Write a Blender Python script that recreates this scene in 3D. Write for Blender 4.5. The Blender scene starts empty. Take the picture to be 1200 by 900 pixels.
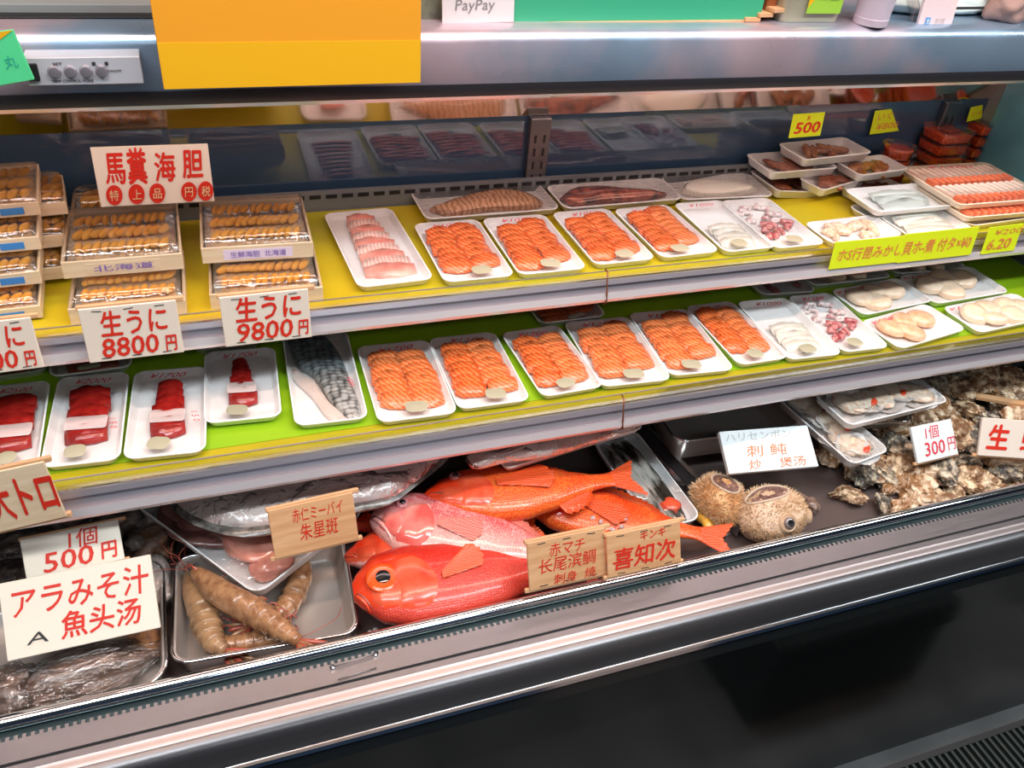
import bpy, bmesh, math, random
from mathutils import Vector, Matrix, noise
random.seed(7)
PI = math.pi
C = bpy.context.scene.collection
V = Vector

# ------------------------------------------------------------------ camera
HC = 1.6                                    # eye height above the floor
FPX = 1000.0
AX = V((0.93912486, -0.13438655, 0.31620366))
AY = V((-0.33228506, -0.5892582, 0.7364519))
AZ = V((0.08735636, -0.79669004, -0.59804167))
cam_d = bpy.data.cameras.new('camera'); cam = bpy.data.objects.new('camera', cam_d); C.objects.link(cam)
R3 = Matrix(((AX.x, -AX.y, -AX.z), (AY.x, -AY.y, -AY.z), (AZ.x, -AZ.y, -AZ.z)))
cam.matrix_world = Matrix.Translation((0, 0, HC)) @ R3.to_4x4()
cam_d.sensor_width = 36; cam_d.lens = 36*FPX/1200; cam_d.clip_start = .02
bpy.context.scene.camera = cam

# ------------------------------------------------------------------ world, lights, exposure
sc = bpy.context.scene
sc.view_settings.view_transform = 'Standard'; sc.view_settings.look = 'None'
sc.view_settings.exposure = -.5; sc.view_settings.gamma = 1.0
w = bpy.data.worlds.new('world'); sc.world = w; w.use_nodes = True
w.node_tree.nodes['Background'].inputs[0].default_value = (.75, .85, 1, 1)
w.node_tree.nodes['Background'].inputs[1].default_value = .4

def area(name, loc, sx, sy, power, col, rot=(0, 0, 0)):
    d = bpy.data.lights.new(name, 'AREA'); d.shape = 'RECTANGLE'; d.size = sx; d.size_y = sy
    d.energy = power; d.color = col
    o = bpy.data.objects.new(name, d); C.objects.link(o); o.location = loc; o.rotation_euler = rot
    return o
LAMP_X0, LAMP_X1, LAMP_Y, LAMP_Z = -.75, 1.70, 1.17, HC-.392
area('canopy_tube_light', ((LAMP_X0+LAMP_X1)/2, LAMP_Y, LAMP_Z-.016), LAMP_X1-LAMP_X0, .025, 3.6, (1, .74, .68))
area('aisle_spot_track', (.5, .72, 2.58), 2.8, .10, 42, (1, .70, .56))
for i, (x, y, p) in enumerate(((-.6, .1, 26), (1.0, .1, 34), (2.6, .1, 30), (.4, -1.3, 12))):
    area('ceiling_light', (x, y, 2.62), 1.2, .25, p, (.86, .95, 1))

# ------------------------------------------------------------------ helpers
def tag(o, label=None, cat=None, group=None, kind=None):
    if label: o['label'] = label
    if cat: o['category'] = cat
    if group: o['group'] = group
    if kind: o['kind'] = kind
    return o

def ray(u, v):
    d = V(((u-600)/FPX, (v-450)/FPX, 1.0)); return V((d.dot(AX), d.dot(AY), d.dot(AZ)))
def at(u, v, h):                            # point seen at (u,v) lying h below eye level
    r = ray(u, v); return r*(-h/r.z) + V((0, 0, HC))
def aty(u, v, Y):                           # point seen at (u,v) on the upright plane Y
    r = ray(u, v); return r*(Y/r.y) + V((0, 0, HC))

def link(name, me, mat=None, parent=None, loc=None, rot=None, smooth=False):
    o = bpy.data.objects.new(name, me); C.objects.link(o)
    if mat is not None and not me.materials: me.materials.append(mat)
    if parent is not None: o.parent = parent
    if loc is not None: o.location = loc
    if rot is not None: o.rotation_euler = rot
    if smooth:
        me.shade_smooth()
    return o
def mesh(verts, faces, smooth=False):
    me = bpy.data.meshes.new('shape'); me.from_pydata([tuple(v) for v in verts], [], faces); me.update()
    if smooth: me.shade_smooth()
    return me
def part(name, verts, faces, mat, parent=None, smooth=False, loc=None, rot=None):
    return link(name, mesh(verts, faces, smooth), mat, parent, loc, rot)
def empty(name, loc=(0, 0, 0), rot=(0, 0, 0), label=None, cat=None, group=None):
    o = bpy.data.objects.new(name, None); C.objects.link(o); o.location = loc; o.rotation_euler = rot
    o.empty_display_size = .02
    return tag(o, label, cat, group)

def box_me(sx, sy, sz, bev=0.0, seg=2, cz=0):
    bm = bmesh.new(); bmesh.ops.create_cube(bm, size=1)
    for v in bm.verts: v.co = V((v.co.x*sx, v.co.y*sy, v.co.z*sz+cz))
    if bev > 0: bmesh.ops.bevel(bm, geom=list(bm.edges), offset=bev, segments=seg, affect='EDGES', profile=.5)
    me = bpy.data.meshes.new('shape'); bm.to_mesh(me); bm.free(); return me
def box(name, p0, p1, mat, parent=None, bev=0.0):
    p0 = V(p0); p1 = V(p1); s = p1-p0
    me = box_me(abs(s.x), abs(s.y), abs(s.z), bev)
    return link(name, me, mat, parent, (p0+p1)/2)
def boxes_part(name, lst, mat, parent=None, kind=None):
    vs = []; fs = []
    for p0, p1 in lst:
        b = len(vs); a, c = V(p0), V(p1)
        vs += [(a.x,a.y,a.z),(c.x,a.y,a.z),(c.x,c.y,a.z),(a.x,c.y,a.z),(a.x,a.y,c.z),(c.x,a.y,c.z),(c.x,c.y,c.z),(a.x,c.y,c.z)]
        fs += [tuple(b+i for i in f) for f in ((0,3,2,1),(4,5,6,7),(0,1,5,4),(1,2,6,5),(2,3,7,6),(3,0,4,7))]
    o = part(name, vs, fs, mat, parent)
    if kind: o['kind'] = kind
    return o

def rr(w, l, r, z, n=5):                    # rounded rectangle loop
    r = min(r, w/2-1e-4, l/2-1e-4); out = []
    for cx, cy, a0 in ((w/2-r, l/2-r, 0), (-w/2+r, l/2-r, PI/2), (-w/2+r, -l/2+r, PI), (w/2-r, -l/2+r, 3*PI/2)):
        for i in range(n+1):
            a = a0+PI/2*i/n; out.append((cx+r*math.cos(a), cy+r*math.sin(a), z))
    return out
def loft_me(loops, cap0=True, cap1=True, smooth=True):
    n = len(loops[0]); vs = [p for L in loops for p in L]; fs = []
    for k in range(len(loops)-1):
        for i in range(n):
            j = (i+1) % n; fs.append((k*n+i, k*n+j, (k+1)*n+j, (k+1)*n+i))
    if cap0: fs.append(tuple(reversed(range(n))))
    if cap1: fs.append(tuple((len(loops)-1)*n+i for i in range(n)))
    me = mesh(vs, fs, smooth)
    if smooth: sharpen(me)
    return me
def sharpen(me, ang=50):
    try: me.set_sharp_from_angle(angle=math.radians(ang))
    except Exception: pass

def extrude_profile(name, prof, x0, x1, mat, parent, smooth=False, closed=True, thick=None):
    """prof: list of (Y, h) ; run along X"""
    n = len(prof); vs = []
    for x in (x0, x1):
        for (y, h) in prof: vs.append((x, y, HC-h))
    fs = [(i, (i+1) % n, n+(i+1) % n, n+i) for i in range(n if closed else n-1)]
    if closed: fs += [tuple(reversed(range(n))), tuple(range(n, 2*n))]
    o = part(name, vs, fs, mat, parent, smooth)
    bm = bmesh.new(); bm.from_mesh(o.data); bmesh.ops.recalc_face_normals(bm, faces=bm.faces); bm.to_mesh(o.data); bm.free()
    if smooth: sharpen(o.data, 40)
    return o

def tube_me(pts, rad, n=8, caps=True):
    pts = [V(p) for p in pts]; m = len(pts)
    if not hasattr(rad, '__len__'): rad = [rad]*m
    vs = []; fs = []; up = V((0, 0, 1))
    for i, p in enumerate(pts):
        t = (pts[min(i+1, m-1)]-pts[max(i-1, 0)]).normalized()
        a = t.cross(up)
        if a.length < 1e-3: a = t.cross(V((0, 1, 0)))
        a.normalize(); b = a.cross(t)
        for k in range(n):
            q = 2*PI*k/n; vs.append(p+(a*math.cos(q)+b*math.sin(q))*rad[i])
    for i in range(m-1):
        for k in range(n):
            j = (k+1) % n; fs.append((i*n+k, i*n+j, (i+1)*n+j, (i+1)*n+k))
    if caps: fs += [tuple(reversed(range(n))), tuple((m-1)*n+k for k in range(n))]
    return vs, fs
def tube(name, pts, rad, mat, parent=None, n=8):
    vs, fs = tube_me(pts, rad, n); return part(name, vs, fs, mat, parent, True)
def tubes(name, lst, mat, parent=None, n=6, kind=None):
    vs = []; fs = []
    for pts, rad in lst:
        a, f = tube_me(pts, rad, n); b = len(vs); vs += a; fs += [tuple(b+i for i in q) for q in f]
    o = part(name, vs, fs, mat, parent, True)
    if kind: o['kind'] = kind
    return o
def smooth_path(pts, k=6):
    pts = [V(p) for p in pts]; out = []
    P = [pts[0]*2-pts[1]]+pts+[pts[-1]*2-pts[-2]]
    for i in range(1, len(P)-2):
        for j in range(k):
            t = j/k; a, b, c, d = P[i-1], P[i], P[i+1], P[i+2]
            out.append(.5*((2*b)+(c-a)*t+(2*a-5*b+4*c-d)*t*t+(3*b-a-3*c+d)*t**3))
    out.append(pts[-1]); return out
def interp(tab, s):
    for i in range(len(tab)-1):
        if s <= tab[i+1][0]:
            a, b = tab[i], tab[i+1]; t = (s-a[0])/(b[0]-a[0]+1e-9); t = t*t*(3-2*t)*.5+t*.5
            return [a[k]+(b[k]-a[k])*t for k in range(1, len(a))]
    return list(tab[-1][1:])

# ------------------------------------------------------------------ materials
MATS = {}
def pm(name, col, rough=.5, metal=0, col2=None, scale=30, detail=4, bump=0, bscale=60, bdist=.002, spec=.5,
       coat=0, sss=0, ssr=(.01, .004, .002), stretch=(1, 1, 1), lo=.35, hi=.65, trans=0, rough2=None, alpha=1, emit=0, aniso=0):
    m = bpy.data.materials.new(name); m.use_nodes = True; MATS[name] = m
    nt = m.node_tree; N = nt.nodes; L = nt.links; b = N['Principled BSDF']
    b.inputs['Base Color'].default_value = (*col, 1); b.inputs['Roughness'].default_value = rough
    b.inputs['Metallic'].default_value = metal; b.inputs['Specular IOR Level'].default_value = spec
    if coat: b.inputs['Coat Weight'].default_value = coat; b.inputs['Coat Roughness'].default_value = .12
    if sss:
        b.inputs['Subsurface Weight'].default_value = sss; b.inputs['Subsurface Radius'].default_value = ssr
        b.inputs['Subsurface Scale'].default_value = 1
    if trans: b.inputs['Transmission Weight'].default_value = trans
    if emit:
        b.inputs['Emission Color'].default_value = (*col, 1); b.inputs['Emission Strength'].default_value = emit
    tc = N.new('ShaderNodeTexCoord'); mp = N.new('ShaderNodeMapping'); mp.inputs['Scale'].default_value = stretch
    L.new(tc.outputs['Object'], mp.inputs[0])
    if col2 is not None:
        t = N.new('ShaderNodeTexNoise'); t.inputs['Scale'].default_value = scale; t.inputs['Detail'].default_value = detail
        r = N.new('ShaderNodeValToRGB'); r.color_ramp.elements[0].position = lo; r.color_ramp.elements[1].position = hi
        r.color_ramp.elements[0].color = (*col, 1); r.color_ramp.elements[1].color = (*col2, 1)
        L.new(mp.outputs[0], t.inputs[0]); L.new(t.outputs[0], r.inputs[0]); L.new(r.outputs[0], b.inputs['Base Color'])
    if rough2 is not None:
        t3 = N.new('ShaderNodeTexNoise'); t3.inputs['Scale'].default_value = bscale*.4
        mr = N.new('ShaderNodeMapRange'); mr.inputs['To Min'].default_value = rough; mr.inputs['To Max'].default_value = rough2
        mr.inputs['From Min'].default_value = .35; mr.inputs['From Max'].default_value = .65
        L.new(mp.outputs[0], t3.inputs[0]); L.new(t3.outputs[0], mr.inputs[0]); L.new(mr.outputs[0], b.inputs['Roughness'])
    if bump:
        t2 = N.new('ShaderNodeTexNoise'); t2.inputs['Scale'].default_value = bscale; t2.inputs['Detail'].default_value = 5
        bp = N.new('ShaderNodeBump'); bp.inputs['Strength'].default_value = bump; bp.inputs['Distance'].default_value = bdist
        L.new(mp.outputs[0], t2.inputs[0]); L.new(t2.outputs[0], bp.inputs['Height']); L.new(bp.outputs[0], b.inputs['Normal'])
    return m
def film_mat(name, gloss=.16, rough=.1, bump=.6, bscale=28, tint=(1, 1, 1), stretch=(1, 1, 1), bdist=.004):
    m = bpy.data.materials.new(name); m.use_nodes = True; nt = m.node_tree; N = nt.nodes; L = nt.links
    for n in list(N): N.remove(n)
    out = N.new('ShaderNodeOutputMaterial'); mix = N.new('ShaderNodeMixShader')
    tr = N.new('ShaderNodeBsdfTransparent'); tr.inputs[0].default_value = (*tint, 1)
    gl = N.new('ShaderNodeBsdfGlossy'); gl.inputs['Roughness'].default_value = rough
    lw = N.new('ShaderNodeLayerWeight'); lw.inputs[0].default_value = .25
    ma = N.new('ShaderNodeMath'); ma.operation = 'MULTIPLY_ADD'; ma.inputs[1].default_value = .7; ma.inputs[2].default_value = gloss; ma.use_clamp = True
    tc = N.new('ShaderNodeTexCoord'); mp = N.new('ShaderNodeMapping'); mp.inputs['Scale'].default_value = stretch
    tx = N.new('ShaderNodeTexNoise'); tx.inputs['Scale'].default_value = bscale; tx.inputs['Detail'].default_value = 3
    tx.inputs['Distortion'].default_value = 1.2
    bp = N.new('ShaderNodeBump'); bp.inputs['Strength'].default_value = bump; bp.inputs['Distance'].default_value = bdist
    L.new(tc.outputs['Object'], mp.inputs[0]); L.new(mp.outputs[0], tx.inputs[0]); L.new(tx.outputs[0], bp.inputs['Height'])
    L.new(bp.outputs[0], gl.inputs['Normal']); L.new(bp.outputs[0], lw.inputs['Normal'])
    L.new(lw.outputs['Fresnel'], ma.inputs[0]); L.new(ma.outputs[0], mix.inputs[0])
    L.new(tr.outputs[0], mix.inputs[1]); L.new(gl.outputs[0], mix.inputs[2]); L.new(mix.outputs[0], out.inputs[0])
    MATS[name] = m; return m
def wave_mat(name, c1, c2, scale, rough=.3, bands='X', dist=2, lo=.5, hi=.8, bump=.3, coat=.4, sss=.15, dscale=2, rot=0, prof='SIN', stretch=(1,1,1)):
    m = pm(name, c1, rough, coat=coat, sss=sss); nt = m.node_tree; N = nt.nodes; L = nt.links; b = N['Principled BSDF']
    tc = N.new('ShaderNodeTexCoord'); mp = N.new('ShaderNodeMapping'); mp.inputs['Rotation'].default_value = (0, 0, rot); mp.inputs['Scale'].default_value = stretch
    wv = N.new('ShaderNodeTexWave'); wv.bands_direction = bands; wv.wave_profile = prof
    wv.inputs['Scale'].default_value = scale; wv.inputs['Distortion'].default_value = dist; wv.inputs['Detail'].default_value = 2; wv.inputs['Detail Scale'].default_value = dscale
    r = N.new('ShaderNodeValToRGB'); r.color_ramp.elements[0].position = lo; r.color_ramp.elements[1].position = hi
    r.color_ramp.elements[0].color = (*c1, 1); r.color_ramp.elements[1].color = (*c2, 1)
    L.new(tc.outputs['Object'], mp.inputs[0]); L.new(mp.outputs[0], wv.inputs[0]); L.new(wv.outputs[0], r.inputs[0]); L.new(r.outputs[0], b.inputs['Base Color'])
    if bump:
        bp = N.new('ShaderNodeBump'); bp.inputs['Strength'].default_value = bump; bp.inputs['Distance'].default_value = .001
        L.new(wv.outputs[0], bp.inputs['Height']); L.new(bp.outputs[0], b.inputs['Normal'])
    return m
def scale_mat(name, dorsal, belly, edge, sc_=260, y0=-.03, y1=.03, bump=.7, rough=.28, coat=.6, blotch=None, edge_amt=.5):
    """fish skin: colour runs from back to belly, offset scale cells with relief"""
    m = pm(name, dorsal, rough, coat=coat, sss=.08); nt = m.node_tree; N = nt.nodes; L = nt.links; b = N['Principled BSDF']
    tc = N.new('ShaderNodeTexCoord'); sp = N.new('ShaderNodeSeparateXYZ'); L.new(tc.outputs['Object'], sp.inputs[0])
    ns = N.new('ShaderNodeTexNoise'); ns.inputs['Scale'].default_value = 35; ns.inputs['Detail'].default_value = 3; L.new(tc.outputs['Object'], ns.inputs[0])
    ad = N.new('ShaderNodeMath'); ad.operation = 'MULTIPLY_ADD'; ad.inputs[1].default_value = (y1-y0)*.6; L.new(ns.outputs[0], ad.inputs[0]); L.new(sp.outputs['Y'], ad.inputs[2])
    mr = N.new('ShaderNodeMapRange'); mr.inputs['From Min'].default_value = y0+(y1-y0)*.3; mr.inputs['From Max'].default_value = y1+(y1-y0)*.3
    L.new(ad.outputs[0], mr.inputs[0])
    mx = N.new('ShaderNodeMix'); mx.data_type = 'RGBA'; mx.inputs[6].default_value = (*belly, 1); mx.inputs[7].default_value = (*dorsal, 1)
    L.new(mr.outputs[0], mx.inputs[0])
    mp = N.new('ShaderNodeMapping'); mp.inputs['Scale'].default_value = (.75, 1, .35); L.new(tc.outputs['Object'], mp.inputs[0])
    vo = N.new('ShaderNodeTexVoronoi'); vo.inputs['Scale'].default_value = sc_; vo.inputs['Randomness'].default_value = .45; L.new(mp.outputs[0], vo.inputs[0])
    r2 = N.new('ShaderNodeMapRange'); r2.inputs['From Min'].default_value = .35; r2.inputs['From Max'].default_value = .75; r2.inputs['To Max'].default_value = edge_amt
    L.new(vo.outputs['Distance'], r2.inputs[0])
    m2 = N.new('ShaderNodeMix'); m2.data_type = 'RGBA'; m2.inputs[7].default_value = (*edge, 1)
    L.new(r2.outputs[0], m2.inputs[0]); L.new(mx.outputs[2], m2.inputs[6]); L.new(m2.outputs[2], b.inputs['Base Color'])
    bp = N.new('ShaderNodeBump'); bp.inputs['Strength'].default_value = bump; bp.inputs['Distance'].default_value = .0012; bp.invert = True
    L.new(vo.outputs['Distance'], bp.inputs['Height']); L.new(bp.outputs[0], b.inputs['Normal'])
    return m

steel = pm('brushed_steel', (.34, .32, .33), .34, .85, bump=.04, bscale=40, stretch=(1, 20, 20), rough2=.42)
pan_st = pm('pan_steel', (.60, .55, .51), .28, .65, rough2=.4)
steel_dark = pm('dark_steel', (.20, .20, .21), .32, 1, rough2=.4)
chrome = pm('chrome', (.78, .8, .82), .1, 1)
canopy_m = pm('stainless_painted_reflections', (.78, .60, .66), .26, .68, col2=(.34, .47, .62), scale=4, lo=.42, hi=.60, bump=.25, bscale=22, bdist=.003, rough2=.38)  # pink and blue reflections painted into the steel's colour
teal_m = pm('teal_laminate', (.10, .28, .36), .3, .3, col2=(.14, .36, .44), scale=12)
alu = pm('anodised_rail', (.50, .46, .50), .33, .75, bump=.04)
alu_lip = pm('rail_lip', (.85, .80, .82), .3, .5)
def glass_over(name, base, refl, rough):
    m = bpy.data.materials.new(name); m.use_nodes = True; N = m.node_tree.nodes; L = m.node_tree.links; b = N['Principled BSDF']
    b.inputs['Base Color'].default_value = (*base, 1); b.inputs['Roughness'].default_value = .6; b.inputs['Specular IOR Level'].default_value = 0
    g = N.new('ShaderNodeBsdfGlossy'); g.inputs['Roughness'].default_value = rough; mx = N.new('ShaderNodeMixShader'); mx.inputs[0].default_value = refl
    L.new(b.outputs[0], mx.inputs[1]); L.new(g.outputs[0], mx.inputs[2]); L.new(mx.outputs[0], N['Material Output'].inputs[0]); MATS[name] = m; return m
mirror_m = glass_over('glass_painted_navy', (.035, .07, .125), .11, .04)  # dark navy view in the glass put into its base colour
black = pm('black_panel', (.006, .007, .007), .13, 0, spec=.45, bump=.02, bscale=4, bdist=.02)
black_matt = pm('black_matt', (.012, .012, .013), .5)
mirror_w = pm('polished_reflector', (.96, .84, .78), .10, 1)
inner_wall = pm('case_inner_grey', (.20, .21, .22), .4, .2)
grey_wall = pm('grey_wall', (.30, .32, .33), .6, col2=(.26, .28, .28), scale=3)
navy = pm('navy_wall', (.012, .035, .085), .7, col2=(.02, .05, .11), scale=2)
pale_reflected = pm('pale_reflected_cloth', (.55, .42, .38), .8, col2=(.40, .30, .28), scale=3)
floor_m = pm('floor_concrete', (.10, .10, .10), .5, col2=(.06, .06, .06), scale=6)
ceil_m = pm('ceiling_white', (.6, .6, .58), .8)
lamp_m = pm('lit_tube', (1, .78, .70), .5, emit=3)
lamp_c = pm('lit_panel', (.9, .96, 1), .5, emit=6)
yellow_l = pm('yellow_liner', (.56, .38, .008), .38, col2=(.46, .42, .01), scale=3)
green_l = pm('lime_liner', (.25, .47, .01), .38, col2=(.30, .50, .01), scale=5)
liner_lit = pm('liner_lit_front', (.36, .33, .01), .3, col2=(.46, .37, .01), scale=5)  # lower liner's lit front edge, the light put into its colour
foam = pm('white_foam', (.86, .85, .84), .42, bump=.05, bscale=300, sss=.1, ssr=(.004, .004, .004))
foam_cream = pm('cream_foam', (.88, .74, .58), .42, sss=.1)
wood = pm('pale_wood', (.72, .42, .22), .55, col2=(.60, .31, .14), scale=14, stretch=(.7, 9, 9), bump=.15, bscale=80)
wood_box = pm('thin_box_wood', (.82, .66, .46), .5, col2=(.74, .55, .35), scale=12, stretch=(1, 8, 10), bump=.1)
card_w = pm('cream_card', (.84, .76, .64), .5)
card_p = pm('greyed_card', (.80, .70, .60), .5)
white_b = pm('white_board', (.78, .82, .82), .3)
red_ink = pm('red_ink', (.68, .025, .01), .5)
crim_ink = pm('crimson_ink', (.75, .03, .06), .5)
orange_ink = pm('orange_ink', (.75, .22, .06), .5)
dark_ink = pm('dark_ink', (.03, .03, .03), .6)
purple_ink = pm('purple_ink', (.25, .15, .5), .6)
tagyel = pm('fluorescent_yellow', (.72, .85, .01), .5)
film = film_mat('cling_film', .07, .07, .5, 26)
film_h = film_mat('crinkled_film', .13, .1, 1.0, 45, bdist=.006)
film_bag = film_mat('plastic_bag_film', .16, .12, 1.0, 30, bdist=.01)
film_lump = film_mat('bag_film_on_lumps', .16, .10, 1.0, 2.6, bdist=.012)
plastic = film_mat('clear_plastic', .10, .04, .1, 10)
acrylic = film_mat('clear_acrylic', .05, .03, .0, 10, tint=(.96, .97, .97))
label_m = pm('translucent_pack_label', (.42, .40, .28), .4)
salmon_m = wave_mat('salmon_flesh', (.86, .165, .035), (.92, .34, .15), 62, .26, 'DIAGONAL', 3, .45, .95, .25, .5, .2)
salmon_b = wave_mat('salmon_flesh_deep', (.84, .125, .022), (.90, .28, .10), 60, .26, 'DIAGONAL', 3.5, .5, .95, .25, .5, .2)
tuna_m = pm('tuna_flesh', (.27, .008, .008), .25, col2=(.42, .02, .014), scale=60, coat=.5, sss=.15, bump=.1)
tuna_l = pm('fatty_tuna_flesh', (.62, .10, .08), .25, col2=(.75, .25, .20), scale=60, coat=.5, sss=.15, bump=.1)
pinkf_m = wave_mat('pink_flesh', (.92, .50, .42), (.95, .74, .66), 50, .25, 'X', 3, .3, .8, .1)
whitef_m = wave_mat('white_flesh', (.80, .76, .66), (.86, .82, .74), 50, .25, 'X', 3, .3, .8, .1)
brownf_m = pm('brown_marinated_flesh', (.25, .055, .02), .25, col2=(.45, .14, .06), scale=2.5, coat=.6, bscale=5, bump=.3)
brownf2_m = pm('roe_on_flesh', (.50, .20, .03), .25, col2=(.30, .07, .03), scale=3, coat=.6, bscale=6, bump=.3)
fillet_m = wave_mat('tan_fillet', (.62, .34, .20), (.38, .18, .08), 30, .25, 'X', 6, .3, .9, .2)
darkfish_m = pm('dark_fish_flesh', (.10, .035, .03), .2, col2=(.42, .12, .08), scale=45, coat=.8, bump=.3)
scallop_m = pm('scallop_flesh', (.86, .62, .42), .3, col2=(.92, .72, .55), scale=70, coat=.4, sss=.25, bump=.1)
tent_m = pm('tentacle_red', (.42, .03, .05), .25, col2=(.75, .35, .33), scale=110, coat=.6, bump=.4)
tent_w = pm('tentacle_white', (.86, .74, .72), .25, col2=(.55, .20, .22), scale=80, coat=.6, bump=.3, lo=.5, hi=.7)
shrimp_m = pm('peeled_shrimp', (.78, .46, .28), .25, col2=(.90, .72, .58), scale=2, coat=.5)
stick_m = pm('crab_stick_white', (.90, .70, .58), .3, coat=.3)
stick_r = pm('crab_stick_red', (.92, .22, .10), .3, coat=.3)
uni_m = pm('urchin_roe', (.80, .30, .02), .4, col2=(.92, .44, .05), scale=60, bump=.8, bscale=700, bdist=.001, sss=.15)
uni_d = pm('darker_urchin_roe', (.55, .24, .03), .42, col2=(.74, .36, .05), scale=60, bump=.8, bscale=700, bdist=.001, sss=.15)
roe_m = pm('salmon_roe', (.62, .05, .012), .2, col2=(.85, .12, .02), scale=120, bump=.9, bscale=260, coat=.7)
ice_m = pm('crushed_ice', (.85, .80, .80), .15, trans=.5, bump=.3)
prawn_m = pm('prawn_shell', (.48, .25, .12), .24, col2=(.27, .12, .055), scale=90, bump=.3, bscale=200, coat=.7, sss=.1)
prawn_g = pm('grey_prawn_shell', (.27, .15, .08), .2, col2=(.44, .26, .13), scale=50, coat=.8, sss=.2)
prawn_r = pm('prawn_red', (.42, .08, .05), .3, coat=.4)
eye_b = pm('eye_black', (.01, .012, .015), .08, coat=1)
eye_ring = pm('eye_orange', (.84, .09, .008), .2, coat=.8)
eye_pink = pm('eye_pink', (.70, .25, .25), .2, coat=.8)
fin_o = wave_mat('orange_fin', (.78, .045, .006), (.88, .14, .025), 120, .3, 'Y', .5, .2, .9, .5)
fin_p = wave_mat('pink_fin', (.70, .08, .06), (.85, .34, .26), 110, .3, 'Y', .5, .2, .9, .5)
sk_red = scale_mat('red_fish_skin', (.60, .012, .004), (.68, .055, .035), (.78, .14, .08), 330, -.05, .0, edge_amt=.35, coat=.35, rough=.34)
sk_pink = scale_mat('pink_fish_skin', (.66, .06, .07), (.84, .40, .34), (.90, .60, .54), 300, -.035, .03, edge_amt=.5)
sk_orange = scale_mat('orange_fish_skin', (.74, .035, .006), (.82, .10, .015), (.90, .30, .06), 300, -.05, .03, edge_amt=.5, coat=.4, rough=.32)
sk_head = pm('orange_head_skin', (.72, .025, .004), .28, col2=(.80, .07, .02), scale=30, coat=.4, bump=.15)
sk_headp = pm('pink_head_skin', (.78, .16, .16), .2, col2=(.92, .50, .46), scale=26, coat=.8, bump=.1)
gill_o = pm('gill_orange', (.70, .03, .006), .28, col2=(.80, .12, .05), scale=25, coat=.4, bump=.15)
gill_p = pm('gill_pink', (.90, .34, .28), .18, col2=(.80, .12, .10), scale=22, coat=.9)
silver_m = pm('silver_fish', (.70, .68, .62), .18, .4, col2=(.05, .045, .035), scale=22, lo=.45, hi=.58, stretch=(2, .5, 1), bump=.2, coat=.8)
skin_sc = scale_mat('black_scaled_skin', (.16, .19, .20), (.42, .42, .40), (.02, .02, .02), 120, -.05, .02, edge_amt=.95)
palefish_m = pm('pale_skin', (.86, .76, .70), .3, col2=(.66, .48, .44), scale=28, stretch=(.5, 2.5, 1), coat=.5, bump=.5, bscale=60)
palepink_m = pm('pale_fillet', (.72, .60, .54), .3, col2=(.60, .28, .22), scale=16, lo=.55, hi=.72, coat=.5, bump=.2)
darkedge_m = pm('dark_fin_edge', (.08, .07, .06), .3, col2=(.3, .27, .24), scale=60, coat=.4)
bagfish_m = pm('dark_fish_head', (.10, .06, .045), .3, col2=(.34, .22, .17), scale=2.2, coat=.6, bscale=3, bump=.5)
bagorg_m = pm('orange_fish_trimming', (.62, .28, .12), .3, col2=(.30, .16, .10), scale=2.2, coat=.6, bscale=3, bump=.5)
baggrey_m = pm('grey_fish_trimming', (.40, .30, .25), .3, col2=(.16, .11, .10), scale=2.5, coat=.6, bscale=3, bump=.5)
liver_m = pm('pink_liver', (.80, .36, .27), .22, col2=(.70, .26, .20), scale=1.8, coat=.9, bscale=2.5, bump=.3, sss=.2)
maroon_m = pm('maroon_flesh', (.16, .05, .045), .25, col2=(.35, .16, .13), scale=2, coat=.8, bscale=3, bump=.3)
oyst = [pm('oyster_shell_brown', (.22, .11, .05), .5, col2=(.86, .66, .44), scale=1.5, detail=6, bump=.4, bscale=4, bdist=.004, coat=.25, lo=.44, hi=.62, stretch=(1, 1.6, 1.6)),
        pm('oyster_shell_grey', (.09, .075, .06), .5, col2=(.68, .57, .42), scale=1.5, detail=6, bump=.4, bscale=4, bdist=.004, coat=.3, lo=.44, hi=.64, stretch=(1, 1.6, 1.6)),
        pm('oyster_shell_tan', (.34, .17, .07), .5, col2=(.92, .74, .54), scale=1.5, detail=6, bump=.4, bscale=4, bdist=.004, coat=.25, lo=.44, hi=.62, stretch=(1, 1.6, 1.6))]
puff_m = pm('spiny_brown_skin', (.50, .20, .06), .6, col2=(.78, .46, .22), scale=3, bump=.6, bscale=14, bdist=.004)
puff_g = pm('pale_spiny_skin', (.46, .28, .15), .5, col2=(.76, .56, .40), scale=3, bump=.6, bscale=14, bdist=.004, coat=.2)
puff_in = pm('dark_flesh_opening', (.13, .06, .05), .35, col2=(.30, .17, .14), scale=60, coat=.5, bump=.4)
puff_rim = pm('pale_skin_rim', (.60, .46, .34), .4)
clam_m = pm('clam_flesh', (.72, .62, .50), .25, col2=(.62, .34, .20), scale=2.5, lo=.45, hi=.72, coat=.6, bscale=5, bump=.5)
clam_sh = pm('clam_shell_inside', (.78, .74, .70), .2, col2=(.45, .42, .42), scale=18, coat=.7)

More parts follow.
